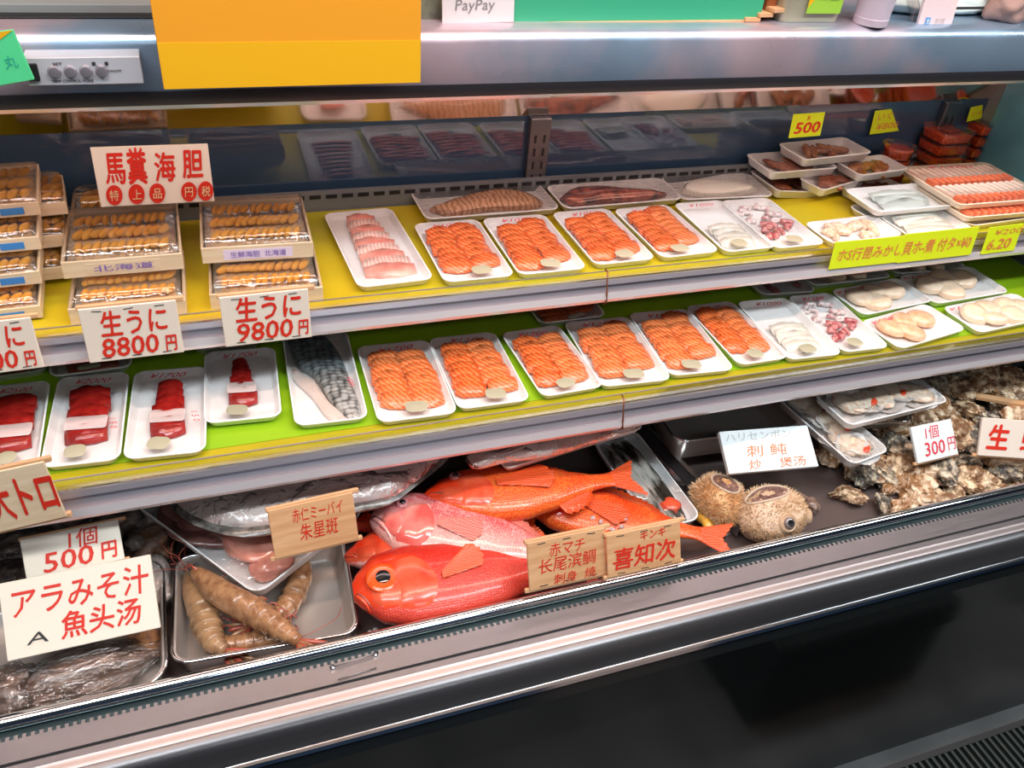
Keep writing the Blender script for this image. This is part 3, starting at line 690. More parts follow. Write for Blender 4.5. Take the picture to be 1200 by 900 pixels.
# ---------------------------------------------------------------- upper shelf
H1 = .690
def rings_fill(e, w, l, hgt):
    rnd = random.Random(4)
    for k in range(9):
        t = k/8; me = slice_me('p', w*(.40+.28*t), l*.13, .003, k % 4)
        inst('pink_slice', me, pinkf_m if k % 2 else pinkf2, e, (-.02*w+.05*w*t, l*(.36-.66*t), .005+.005*(1-t)), (.3, 0, -.10+rnd.uniform(-.1, .1)))
pinkf2 = pm('rosy_flesh', (.85, .26, .20), .25, col2=(.93, .50, .40), scale=30, coat=.4)
pack([(383, 250), (462, 242), (503, 325), (416, 339)], H1, 'long tray with a single column of pale pink fish slices beside the sea urchin boxes', 'sashimi tray', mark='', fill=rings_fill, sticker=False)
L1 = [([(485, 262), (560, 256), (603, 322), (520, 331)], 'leftmost salmon tray on the upper shelf, beside the pink fish tray', '¥1000'),
      ([(567, 256), (638, 250), (687, 313), (606, 323)], 'second salmon tray on the upper shelf', '¥1050'),
      ([(648, 249), (712, 243), (768, 302), (696, 311)], 'third salmon tray on the upper shelf, in front of the dark fish tray', '¥1050'),
      ([(720, 245), (782, 239), (843, 293), (775, 303)], 'rightmost salmon tray on the upper shelf, next to the white fish', '¥1100')]
for i, (q, lab, mk) in enumerate(L1): sal(q, H1, lab, i+30, mk, salmon_b, salmon_b if i < 3 else salmon_m, 7)
pack([(787, 238), (848, 234), (908, 288), (852, 296)], H1, 'tray of pale white fish slices on the upper shelf between salmon and octopus', 'sashimi tray', mark='¥1000', fill=flat_fill(4, None, y0=-.08, y1=-.30))
pack([(845, 235), (900, 231), (967, 284), (908, 292)], H1, 'tray of red and white octopus pieces on the upper shelf', 'octopus tray', mark='', fill=octo_fill)
pack([(480, 224), (632, 214), (655, 243), (500, 258)], H1-.006, 'wide tray with a tan fish fillet lying behind the salmon trays', 'fish tray', mark='', fill=slab_fill([(-.42, -.1), (-.2, .15), (.05, .35), (.30, .30), (.42, -.15), (.30, -.3), (0, -.25), (-.3, -.32)], fillet_m, 'fish_fillet', .012), sticker=False, wrap=film_h)
pack([(640, 217), (772, 208), (800, 231), (662, 246)], H1-.006, 'wide tray with a glistening dark red fish half behind the salmon trays', 'fish tray', mark='', fill=slab_fill([(-.45, .0), (-.3, .3), (-.05, .28), (.15, .1), (.42, -.18), (.12, -.30), (-.1, -.3), (-.36, -.32)], darkfish_m, 'fish_half', .014), sticker=False, wrap=film_h)
pack([(775, 208), (878, 201), (904, 228), (800, 235)], H1-.004, 'tray with shiny wrapped white fish in the back row behind the white fish slices', 'fish tray', mark='', fill=slab_fill([(-.4, -.1), (-.2, .3), (.2, .25), (.42, -.1), (.1, -.3), (-.2, -.3)], whitef_m, 'fish_fillet', .012), sticker=False, wrap=film_h)
pack([(943, 260), (1022, 252), (1064, 275), (972, 285)], H1, 'tray of peeled brown shrimps at the front edge of the upper shelf', 'shrimp tray', mark='', sticker=False,
     fill=lumps_fill(26, shrimp_m, 'peeled_shrimp', .015, .008, .007, (.62, .6), (0, 0), 5))
pack([(1030, 252), (1100, 244), (1145, 268), (1064, 277)], H1, 'tray of whitish slices at the front edge between shrimps and crab sticks', 'tray', mark='', sticker=False, fill=flat_fill(5, whitef_m, 'fish_slice', .7, .25, -.25, .3))
pack([(990, 240), (1030, 236), (1062, 250), (1020, 255)], H1, 'tray edge showing under the pale blue tray beside the shrimps', 'tray', mark='', sticker=False)
pack([(990, 222), (1080, 213), (1118, 238), (1030, 250)], H1-.022, 'nearly empty white tray resting on others, left of the crab sticks', 'tray', mark='', sticker=False, fill=flat_fill(3, pm('glassy_flesh', (.66, .74, .70), .25, coat=.5), 'fish_slice', .6, .1, -.2, .3))
def crab_fill(rows, n):
    def f(e, w, l, hgt):
        for r_ in range(rows):
            for k in range(n):
                x = (-.42+.84*k/(n-1))*w; y = (.22-.44*r_)*l if rows > 1 else 0
                yl = l*.40
                m1 = box_me(w*.8/n*.9, yl*.64, .010, .003, 2); inst('crab_stick', m1, stick_m, e, (x, y+yl*.16, .010), (.06, 0, .25))
                m2 = box_me(w*.8/n*.9, yl*.34, .011, .003, 2); inst('crab_stick_tip', m2, stick_r, e, (x+.04*w*1.0, y-yl*.30, .0095), (.06, 0, .25))
    return f
pack([(1090, 233), (1180, 221), (1235, 248), (1140, 268)], H1, 'lowest crab stick tray in the stack at the right end of the upper shelf', 'crab stick tray', 'crab stick trays', mark='', sticker=False, tmat=foam_cream, fill=crab_fill(1, 10))
pack([(1078, 215), (1165, 201), (1222, 240), (1136, 262)], H1-.017, 'middle crab stick tray in the right end stack, only its rim showing', 'crab stick tray', 'crab stick trays', mark='', sticker=False, tmat=foam_cream, fill=crab_fill(2, 12))
pack([(1070, 199), (1155, 186), (1212, 225), (1128, 248)], H1-.036, 'big topmost tray of white and orange crab sticks with red price mark', 'crab stick tray', 'crab stick trays', mark='¥1500', sticker=False, tmat=foam_cream, fill=crab_fill(2, 13), wrap=film_h)
# stack of small trays with marinated fish
MG = 'stacked trays of marinated seafood'
MT = [([(878, 200), (940, 200), (978, 218), (908, 231)], H1-.004, 'lowest left tray of the marinated seafood stack, tipped over the liner', brownf_m, .10),
      ([(985, 219), (1040, 207), (1060, 214), (1000, 231)], H1-.004, 'lowest right tray of the marinated seafood stack', brownf_m, .05),
      ([(930, 206), (985, 199), (1019, 210), (962, 221)], H1-.022, 'second layer tray at the front of the marinated seafood stack', brownf_m, 0),
      ([(876, 180), (950, 175), (981, 194), (905, 205)], H1-.044, 'third layer tray of marinated seafood jutting out to the left', brownf_m, 0),
      ([(978, 188), (1035, 180), (1064, 197), (1010, 206)], H1-.044, 'third layer tray of marinated seafood with yellow bits, right side of stack', brownf2_m, 0),
      ([(912, 168), (990, 160), (1020, 177), (945, 189)], H1-.066, 'topmost tray of the marinated seafood stack under the 500 yen tag', brownf2_m, 0)]
for i, (q, h, lab, m, tl) in enumerate(MT):
    pack(q, h, lab, 'seafood tray', MG, hgt=.019, mark='', sticker=False, tilt=(0, tl), r=.01,
         fill=lumps_fill(7, m, 'seafood_piece', .024, .012, .007, (.5, .4), (0, 0), i+1, .3, .002))
# clear cups of roe
RG = 'stacked clear boxes of salmon roe'
def roe_cup(p, rnd_, lab, s=.045, hh=.026, w=None, rot=0):
    e = empty('roe_cup', p, (0, 0, rot), lab, 'roe cup', RG)
    if rnd_:
        lp = lambda r, z: [(r*math.cos(2*PI*i/24), r*math.sin(2*PI*i/24), z) for i in range(24)]
        inst('roe', loft_me([lp(s*.40, .001), lp(s*.46, hh*.72), lp(s*.40, hh*.80)]), roe_m, e, (0, 0, 0))
        inst('clear_cup', loft_me([lp(s*.43, 0), lp(s*.5, hh*.86), lp(s*.54, hh*.86), lp(s*.54, hh*.99), lp(s*.50, hh), lp(s*.46, hh*.96)]), plastic, e, (0, 0, 0))
    else:
        w = w or s*1.7
        inst('roe', loft_me([rr(w*.90, s*.88, .006, .001), rr(w*.95, s*.95, .006, hh*.62), rr(w*.85, s*.85, .006, hh*.68)]), roe_m, e, (0, 0, 0))
        inst('clear_box', loft_me([rr(w*.93, s*.93, .006, 0), rr(w, s, .007, hh*.84), rr(w*1.05, s*1.06, .008, hh*.84), rr(w*1.05, s*1.06, .008, hh*.99), rr(w, s, .007, hh), rr(w*.95, s*.94, .006, hh*.94)]), plastic, e, (0, 0, 0))
zb = HC-S1+.0012
for (u, v, n, sq, words) in ((1040, 222, 3, True, 'left'), (1092, 214, 4, False, 'middle'), (1136, 203, 4, False, 'right')):
    c = at(u, v-12, S1); 
    for k in range(n):
        nm = ['bottom', 'second', 'third', 'top'][k]
        if n == 3: nm = ['bottom', 'middle', 'top'][k]
        if sq: roe_cup(V((c.x, c.y-.0, zb+k*.0265)), True, 'round clear cup of orange salmon roe, %s of the cup stack' % nm, .068)
        else: roe_cup(V((c.x, c.y, zb+k*.0265)), False, 'clear square box of salmon roe, %s of the %s stack by the end wall' % (nm, 'nearer' if words == 'middle' else 'farther'), .072, .026, .088, .02)

# ---------------------------------------------------------------- boxes of sea urchin
UG = 'wooden boxes of sea urchin roe'
def uni_box(q, h, lab, m=uni_m, hgt=.026, label_side=None, rows=3, n=11, film_on=True, lab_txt=None, tag_m=None, dome=.017):
    c, w, l, rot = quad(q, h)
    e = empty('sea_urchin_box', (c.x, c.y, c.z-hgt), (0, 0, rot), lab, 'seafood box', UG)
    t = .0035
    for p0, p1 in (((-w/2, -l/2, 0), (w/2, -l/2+t, hgt)), ((-w/2, l/2-t, 0), (w/2, l/2, hgt)), ((-w/2, -l/2+t, 0), (-w/2+t, l/2-t, hgt)), ((w/2-t, -l/2+t, 0), (w/2, l/2-t, hgt))):
        a, b = V(p0), V(p1); s = b-a; inst('side_board', box_me(s.x, s.y, s.z, .0006, 1), wood_box, e, (a+b)/2)
    inst('bottom_board', box_me(w-2*t, l-2*t, .004), wood_box, e, (0, 0, .003))
    inst('paper_mat', box_me(w*.97-2*t, l*.96-2*t, .002), card_w, e, (0, 0, hgt-.007))
    rnd = random.Random(int(abs(c.x)*1000))
    for r_ in range(rows):
        for k in range(n):
            x = (-.36+.72*k/(n-1))*w; y = (.5-(r_+.5)/rows)*l*.78-.02*l
            inst('urchin_roe', blob_me(k % 4, 2, .12), m, e, (x+rnd.uniform(-.0015, .0015), y, hgt+.0005+.003*(1-r_/rows)), (rnd.uniform(-.12, .12), rnd.uniform(-.2, .1), (1.15 if r_ % 2 == 0 else .75)+rnd.uniform(-.3, .3)), (max(.0125, w/n*.62), max(.0054, w/n*.36), .0062))
    # clear folded lid: low box shape
    inst('clear_lid', loft_me([rr(w-.001, l-.001, .002, hgt-.004, 2), rr(w-.004, l-.006, .004, hgt+dome*.45, 2), rr(w-.022, l*.72, .006, hgt+dome, 2)]), film, e, (0, 0, 0))
    if lab_txt:
        inst('paper_label', box_me(w*.62, .0006, hgt*.62), tag_m or card_w, e, (0, -l/2-.0006, hgt*.48))
        lettering(e, lab_txt, hgt*.42, purple_ink, (0, -l/2-.0012, hgt*.48), (PI/2, 0, 0), .01, width=w*.5, name='label_print')
    return e
# measured at the level of each box rim
uni_box([(90, 300), (210, 294), (222, 352), (78, 362)], S1-.026, 'bright orange lower sea urchin box directly over the left of two full price cards', uni_m)
uni_box([(82, 248), (203, 242), (218, 296), (66, 309)], S1-.068, 'upper sea urchin box of the stack over the 8800 yen card, darker roe', uni_d, lab_txt='北海道', tag_m=wood_box)
uni_box([(246, 290), (365, 284), (380, 336), (243, 346)], S1-.026, 'bright orange lower sea urchin box beside the pink fish tray', uni_m)
uni_box([(238, 236), (352, 231), (368, 282), (230, 293)], S1-.068, 'upper sea urchin box with purple printed label over the 9800 yen card', uni_d, lab_txt='生鮮海胆  北海道', tag_m=pm('lilac_label', (.78, .66, .80), .5))
uni_box([(84, 226), (206, 220), (206, 240), (84, 246)], S1-.068, 'sea urchin box standing behind the left stack below the red characters board', uni_d)
blue_tag = pm('blue_label', (.05, .25, .62), .5)
for k, (h, nm) in enumerate(((.024, 'bottom'), (.058, 'second lowest'), (.092, 'third'), (.126, 'top'))):
    y = 361-k*41
    x1 = 52+(4-k)*0
    b = uni_box([(-70, 322-k*41), (40, 316-k*41), (50+2*(3-k), 360-k*41), (-80, 369-k*41)], S1-h, '%s sea urchin box in the tall stack at the left edge' % nm, uni_d if k else uni_m, .020, n=8, dome=.012)
    inst('blue_sticker', box_me(.03, .0006, .010), blue_tag, b, (.03, -b.children[0].dimensions.y*0-quad([(-70, 322-k*41), (40, 316-k*41), (50+2*(3-k), 360-k*41), (-80, 369-k*41)], S1-h)[2]/2-.0008, .009))
# second, crumpled-film stack behind the left one
for k in range(3):
    uni_box([(20, 285-k*38), (72, 281-k*38), (78, 312-k*38), (20, 318-k*38)], S1-.03-.036*k, '%s film-wrapped wooden box between the left edge stack and the 8800 yen stack' % ['lowest', 'middle', 'topmost'][k], uni_d, .020, n=4, dome=.014)
# ================================================================== signs
def sign(name, label, cat, bl, br, tl, plane, tilt, texts, m, th=.004, sticks=False, group=None, staples=False, plane2=None):
    """board given by its lower corners lying in a world plane, leaning back by tilt (radians from upright)"""
    kind, val = plane
    f = (lambda u, v, q: at(u, v, q)) if kind == 'h' else (lambda u, v, q: aty(u, v, q))
    a = f(bl[0], bl[1], val); b = f(br[0], br[1], plane2 if plane2 is not None else val)
    X_ = (b-a); wd = X_.length; X_.normalize()
    up = V((0, 0, 1)); up = (up-X_*up.dot(X_)).normalized()
    back = up.cross(X_).normalized()
    if back.y < 0: back = -back
    Yb = (up*math.cos(tilt)+back*math.sin(tilt)).normalized()
    N_ = X_.cross(Yb).normalized()
    r = ray(*tl); o0 = V((0, 0, HC)); t = (a-o0).dot(N_)/r.dot(N_); T = o0+r*t
    ht = (T-a).dot(Yb); sk = (T-a).dot(X_)
    M = Matrix((X_, Yb, N_)).transposed().to_4x4(); M.translation = (a+b)/2+Yb*ht/2+X_*sk*.5
    e = empty(name, label=label, cat=cat, group=group); e.matrix_world = M
    inst('board', box_me(wd, ht, th, min(.0008, th/3), 1), m, e, (0, 0, -th/2))
    if sticks:
        for s in sticks:
            inst('wooden_stick', box_me(wd*1.10, ht*.09, .006, .001, 1), wood, e, (wd*.03*(1 if s > 0 else 0), s*ht*.5, -th-.001))
    if staples:
        for s in (-1, 0, 1):
            for q in (-1, 1):
                inst('staple', box_me(wd*.10, .0008, .0008), dark_ink, e, (s*wd*.32, q*ht*.44, .0004), (0, 0, random.uniform(-.1, .1)))
    for tx in texts:
        s, fx, fy, fh, fw, ink = tx[:6]; bold = tx[6] if len(tx) > 6 else .02
        lettering(e, s, ht*fh*1.15, ink, ((fx-.5)*wd, (.5-fy)*ht, .0006+.00025*texts.index(tx)), (0, 0, 0), bold, .12, width=fw*wd)
    return e, wd, ht
sign('character_board', 'cream board with four large red characters over five round red stamps', 'sign', (117, 243), (250, 236), (107, 173), ('y', 1.30), .12,
     [('馬', .17, .36, .50, .18, red_ink, .03), ('糞', .36, .33, .56, .18, red_ink, .03), ('海', .60, .36, .46, .19, red_ink, .03), ('胆', .84, .33, .46, .19, red_ink, .03)] +
     [('●', x, .80, .40, .14, red_ink, .0) for x in (.13, .32, .50, .78, .93)] + [(c_, x, .80, .17, .08, pm('gold_ink_%d' % i, (.80, .55, .30), .5), .01) for i, (c_, x) in enumerate((('特', .13), ('上', .32), ('品', .50), ('円', .78), ('税', .93)))], card_w)
sign('price_card', 'white price card under the larger urchin stack, second from left on the upper rail', 'price card', (103, 426), (214, 413), (93, 363), ('y', 1.070), .12,
     [('生うに', .53, .30, .44, .70, red_ink, .025), ('8800', .45, .75, .44, .60, red_ink, .02), ('円', .88, .78, .30, .13, red_ink, .03)], card_p, sticks=(1,), staples=True, group=None)
sign('price_card', 'white price card on the upper rail, just above the scaly fish tray', 'price card', (264, 407), (365, 395), (257, 349), ('y', 1.070), .12,
     [('生うに', .53, .28, .46, .76, red_ink, .03), ('9800', .47, .74, .46, .64, red_ink, .02), ('円', .91, .76, .30, .13, red_ink, .03)], card_p, sticks=(1,), staples=True)
sign('price_card', 'white price card at the left photo edge, its price cut to 00 yen', 'price card', (-62, 445), (47, 431), (-72, 384), ('y', 1.070), .12,
     [('生うに', .53, .30, .44, .70, red_ink, .025), ('7800', .45, .75, .44, .60, red_ink, .02), ('円', .88, .78, .30, .13, red_ink, .03)], card_p, sticks=(1,), staples=True)
sign('price_card', 'cream card with three big red characters hung on the lower shelf rail at left', 'price card', (-34, 632), (68, 608), (-44, 562), ('y', .885), .12,
     [('大トロ', .62, .48, .66, .78, red_ink, .035)], wood_box, sticks=(1, -1))
wd_l = [card_w]
sign('price_sign', 'cream wooden sign reading 1 piece 500 yen, propped behind the fish soup sign', 'price sign', (33, 681), (148, 655), (21, 633), ('h', .945), .75,
     [('1個', .62, .25, .42, .32, red_ink, .01), ('500', .44, .68, .56, .52, red_ink, .015), ('円', .86, .68, .40, .18, red_ink, .03)], card_w, .005, sticks=(1, -1))
sign('price_sign', 'large cream sign with red kana over three red characters, leaning in the left pan', 'price sign', (6, 776), (186, 736), (0, 684), ('h', 1.0), .80,
     [('アラみそ汁', .52, .30, .36, .90, red_ink, .015), ('魚头汤', .62, .70, .32, .54, red_ink, .02), ('A', .20, .78, .18, .14, dark_ink, .0)], card_w, .009)
sign('price_sign', 'orange-toned wooden sign leaning on the wrapped pale fish above the prawn pan', 'price sign', (322, 656), (420, 632), (314, 599), ('h', .940), .40,
     [('赤仁ミーバイ', .56, .22, .26, .60, red_ink, .0), ('朱星斑', .55, .58, .32, .46, red_ink, .0)], wood, .004, sticks=(1, -1))
sign('price_sign', 'pale wooden sign with three rows of small red writing before the red fish', 'price sign', (626, 692), (716, 672), (612, 638), ('h', .975), .45,
     [('赤マチ', .50, .24, .26, .46, red_ink, .0), ('长尾滨鲷', .50, .54, .28, .74, red_ink, .0), ('刺身  焼', .58, .86, .20, .55, red_ink, .0)], wood, .004, sticks=(1, -1), staples=True)
sign('price_sign', 'wooden sign with three large red characters under a raised wooden batten, before the red fish', 'price sign', (721, 676), (806, 657), (702, 630), ('h', .975), .45,
     [('キンキ', .62, .16, .22, .34, red_ink, .01), ('喜知次', .50, .60, .46, .86, red_ink, .02)], wood, .004, sticks=(1, -1), staples=True)
sign('price_sign', 'thick white board with faded brown and grey writing beside the spiny fish', 'price sign', (858, 555), (963, 546), (839, 506), ('h', .985), 1.05,
     [('ハリセンボン', .42, .16, .20, .74, pm('faded_ink', (.50, .50, .48), .5), -.004), ('刺 鲀', .47, .52, .26, .46, orange_ink, .0), ('炒', .30, .84, .22, .14, orange_ink, .0), ('煲汤', .72, .84, .22, .30, orange_ink, .0)], white_b, .010)
sign('price_sign', 'small white sign reading 1 piece 300 yen on the oysters', 'price sign', (1086, 541), (1133, 530), (1057, 503), ('h', 1.0), .75,
     [('1個', .47, .24, .34, .34, crim_ink, .0), ('300', .46, .68, .46, .50, crim_ink, .005), ('円', .88, .66, .36, .20, crim_ink, .0)], white_b, .006, sticks=(-1,))
sign('price_sign', 'pinkish wooden sign with bold red characters on the oysters at the right edge', 'price sign', (1150, 534), (1236, 540), (1147, 489), ('h', .995), .55,
     [('生', .24, .48, .62, .30, red_ink, .04), ('蚝', .72, .48, .62, .34, red_ink, .04)], card_p, .006, sticks=(-1,))
st = empty('wooden_batten', (0, 0, 0), label='bare wooden batten lying on the oysters at the right edge', cat='stick')
pa, pb = at(1143, 464, .99), at(1225, 478, .99); d_ = pb-pa
st.location = (pa+pb)/2; st.rotation_euler = (0, 0, math.atan2(d_.y, d_.x)); inst('batten', box_me(d_.length, .016, .008, .001), wood, st, (0, 0, 0))
# fluorescent tags
sign('price_tag', 'fluorescent tag reading 500 above the marinated seafood stack', 'price tag', (925, 162), (962, 159), (929, 134), ('h', .585), .12, [('5', .5, .20, .2, .12, red_ink), ('500', .52, .60, .56, .82, red_ink, .03)], tagyel, .0012)
sign('price_tag', 'fluorescent tag with small kana in front of the salmon roe boxes', 'price tag', (1019, 158), (1056, 153), (1026, 130), ('h', .62), .12, [('いくら', .5, .28, .32, .74, orange_ink, .0), ('¥800', .5, .70, .34, .70, orange_ink, .0)], tagyel, .0012)
sign('price_tag', 'small tilted fluorescent tag behind the farther roe boxes near the end wall', 'price tag', (1133, 143), (1158, 137), (1138, 126), ('h', .60), .12, [('いくら', .5, .5, .3, .7, orange_ink, .0)], tagyel, .0012)
sign('price_strip', 'long fluorescent yellow strip with cramped orange writing on the upper rail', 'price strip', (972, 316), (1056, 307), (978, 284), ('y', 1.084), .12, [('ホS行昆みかし', .52, .50, .42, .9, orange_ink, .02)], tagyel, .0012)
sign('price_strip', 'second half of the long yellow strip, ending in a price with a round zero', 'price strip', (1056, 308), (1142, 298), (1056, 275), ('y', 1.083), .12, [('貝ホ-煮 付タ\u00d7¥0', .48, .50, .44, .92, orange_ink, .02)], tagyel, .0012)
sign('price_strip', 'short fluorescent yellow tag on the upper rail under the crab sticks', 'price strip', (1153, 298), (1192, 293), (1156, 267), ('y', 1.084), .12, [('¥200', .62, .22, .24, .8, orange_ink, .0), ('6.20', .45, .66, .46, .7, orange_ink, .02)], tagyel, .0012)

# ================================================================== fish
def fish(label, head, tail, h, depth, thick, skin, finm, headm, table, eye=None, z0=0, tailw=.30, tail_len=.16, bend=.0, gill=None, gillm=None, pec=None, dorsal=True, mouth=None, pitch=0, group=None, name='red_fish', cat='fish', dfin=(.32, .80, .16), eyem=None, roll=0, h2=None, anal=True):
    a = at(head[0], head[1], h); b = at(tail[0], tail[1], h2 or h); d = b-a; Ltot = d.length; L = Ltot*(1-tail_len*.8)
    e = empty(name, a+V((0, 0, z0)), label=label, cat=cat, group=group)
    e.rotation_euler = (roll, -math.asin(d.z/d.length), math.atan2(d.y, d.x))
    D = depth/2; T = thick/2; n = 30; m = 20
    def tab(s): top, bot, tk = interp(table, s); return top*D, bot*D, tk*T
    def cy(s): return bend*math.sin(PI*s)*L
    def surf(s, q):                          # q -1 belly .. +1 back, upper side
        top, bot, tk = tab(s); y = q*(top if q > 0 else bot)
        return V((s*L, y+cy(s), tk*(1-abs(q)**2.4)**.55 if abs(q) < 1 else 0))
    loops = []
    for i in range(n+1):
        s = (i/n)**1.15; top, bot, tk = tab(s); lp = []
        for k in range(m):
            an = 2*PI*k/m; cu, su = math.cos(an), math.sin(an)
            q = math.copysign(abs(cu)**.9, cu); z = math.copysign(abs(su)**.8, su)
            lp.append((s*L, q*(top if q > 0 else bot)+cy(s), z*tk))
        loops.append(lp)
    inst('body', loft_me(loops), skin, e, (0, 0, 0))
    # head plate: smooth skin without scales up to the gill cover
    g = gill or .27
    def patch(nm, s0, s1, q0, q1, off, mat, rim=.0, nn=10, mm=10, rounded=True):
        vs = []; fs = []
        for i in range(nn+1):
            for j in range(mm+1):
                a_, b_ = i/nn, j/mm
                q = q0+(q1-q0)*b_
                end = s1-(s1-s0)*.42*(abs(b_-.45)/.55)**2 if rounded else s1
                s = s0+(end-s0)*a_
                p = surf(max(0, s), max(-.995, min(.995, q)))
                nrm = V((0, q*.6, 1)).normalized()
                edge = min(1, 4*min(a_ if s0 > .02 else 1, 1-a_, b_*2, (1-b_)*2)+.0)
                vs.append(p+nrm*(off*edge+.0004))
        for i in range(nn):
            for j in range(mm):
                k = i*(mm+1)+j; fs.append((k, k+mm+1, k+mm+2, k+1))
        return inst(nm, mesh(vs, fs, True), mat, e, (0, 0, 0))
    patch('head_skin', .0, g, -.98, .98, .0010, headm)
    patch('gill_cover', g*.50, g*1.06, -.80, .52, .0032, gillm or headm)
    patch('cheek', g*.18, g*.66, -.72, .10, .0022, gillm or headm)
    if eye:
        es, eq, er = eye; p = surf(es, eq); nrm = V((0, eq*.5, 1)).normalized()
        q_ = nrm.to_track_quat('Z', 'Y').to_euler()
        lp = lambda r, z: [(r*math.cos(2*PI*i/24), r*math.sin(2*PI*i/24), z) for i in range(24)]
        ring = inst('eye', loft_me([lp(er*1.12, -.003), lp(er*1.15, .001), lp(er*1.02, .0032), lp(er*.8, .0038), lp(er*.3, .0034)]), eyem or eye_ring, e, p, q_)
        inst('pupil', loft_me([lp(er*.52, 0), lp(er*.50, .0012), lp(er*.35, .0022), lp(er*.1, .0026)]), eye_b, ring, (0, 0, .0036))
    if mouth:
        ml, mq = mouth
        pts = [surf(.012+ml*t, mq-.35*t*t-.1*t)+V((0, 0, .0016)) for t in [k/6 for k in range(7)]]
        tube('mouth_line', pts, [.0014, .0016, .0014, .0012, .001, .0008, .0005], maroon_m, e, 6)
        pts = [surf(.008+ml*t, mq-.16-.35*t*t-.1*t)+V((0, 0, .0012)) for t in [k/6 for k in range(7)]]
        tube('lower_jaw', pts, [.003, .0036, .0036, .0032, .0026, .002, .001], headm, e, 8)
    def fan(nm, root, r0, r1, ln, half0, half1, mat, nr=9, fork=0, z=.002, th=.0012, ruff=.0012, updn=0):
        """ray fin: root point, directions from angle r0 to r1 (in the body plane)"""
        vs = []; fs = []; k = 5; N = nr*2
        for side in (1, -1):
            for i in range(N+1):
                t = i/N; an = r0+(r1-r0)*t
                bl = V((root[0], root[1], root[2]))+V((0, half0*(1-2*t)*(-1 if r0 < r1 else 1), 0))
                Ln = ln*(1-fork*(1-abs(2*t-1)**1.2))*(1+.03*math.sin(i*2.1))*(1 if fork else .72+.28*math.sin(PI*(.15+.7*t)))
                for j in range(k+1):
                    q = j/k; p = bl+V((math.cos(an), math.sin(an), 0))*Ln*q
                    p.z += side*th*(1-.7*q)+(ruff if i % 2 else -ruff)*q*(1 if True else 0)+updn*q*q
                    vs.append(p)
        m_ = (N+1)*(k+1)
        for i in range(N):
            for j in range(k):
                a0 = i*(k+1)+j; fs.append((a0, a0+1, a0+k+2, a0+k+1)); fs.append((a0+m_, a0+m_+k+1, a0+m_+k+2, a0+m_+1))
        return inst(nm, mesh(vs, fs, True), mat, e, (0, 0, 0))
    top, bot, tk = tab(1.0)
    fan('tail_fin', (L*.985, cy(1), 0), -tailw*1.7, tailw*1.7, Ltot-L, top*.8, 0, finm, 10, .38)
    if pec:
        ps, pq, pl, pa = pec; p = surf(ps, pq); fan('pectoral_fin', (p.x, p.y, p.z+.0025), pa-.30, pa+.22, pl, .006, 0, finm, 6, 0, ruff=.001, updn=-.003)
    if dorsal:
        vs = []; fs = []; N = 26; s0, s1, hh = dfin
        for i in range(N+1):
            t = i/N; s = s0+(s1-s0)*t; tp, bt, tk = tab(s); y = tp+cy(s)
            hgt = depth*hh*(math.sin(PI*min(1, t*.9+.1))**.5)*(1 if i % 2 else .78)
            for zz in (.0012, -.0012): vs += [(s*L, y-.004, zz*2), (s*L+hgt*.5, y+hgt, zz*.4)]
        for i in range(N):
            a0 = i*4; fs += [(a0, a0+1, a0+5, a0+4), (a0+2, a0+6, a0+7, a0+3), (a0+1, a0+3, a0+7, a0+5)]
        inst('dorsal_fin', mesh(vs, fs, True), finm, e, (0, 0, 0))
        if not anal: return e
        vs = []; fs = []; N = 12; s0, s1 = .66, .86
        for i in range(N+1):
            t = i/N; s = s0+(s1-s0)*t; tp, bt, tk = tab(s); y = -bt+cy(s)
            hgt = depth*.20*(math.sin(PI*min(1, t*.8+.2))**.5)*(1 if i % 2 else .8)
            for zz in (.0012, -.0012): vs += [(s*L, y+.004, zz*2), (s*L+hgt*.6, y-hgt, zz*.4)]
        for i in range(N):
            a0 = i*4; fs += [(a0, a0+4, a0+5, a0+1), (a0+2, a0+3, a0+7, a0+6), (a0+1, a0+5, a0+7, a0+3)]
        inst('anal_fin', mesh(vs, fs, True), finm, e, (0, 0, 0))
    return e
T_snap = [(0, .10, .14, .12), (.03, .30, .30, .36), (.10, .62, .52, .68), (.20, .90, .82, .92), (.32, 1, .98, 1), (.48, .96, .98, .98), (.65, .72, .76, .78), (.80, .44, .44, .50), (.90, .28, .26, .30), (.96, .26, .24, .2), (1, .30, .28, .14)]
T_pink = [(0, .16, .20, .2), (.03, .46, .40, .46), (.09, .80, .66, .78), (.17, .98, .92, .95), (.30, 1, 1, 1), (.48, .94, .96, .96), (.65, .72, .74, .76), (.80, .46, .46, .50), (.90, .28, .26, .30), (.96, .26, .24, .2), (1, .30, .28, .14)]
T_big = [(0, .22, .20, .2), (.03, .50, .44, .48), (.10, .86, .80, .82), (.22, 1, 1, 1), (.38, .98, .98, 1), (.55, .80, .82, .84), (.72, .52, .54, .6), (.86, .28, .28, .34), (.94, .20, .20, .2), (1, .22, .22, .12)]
FG = None
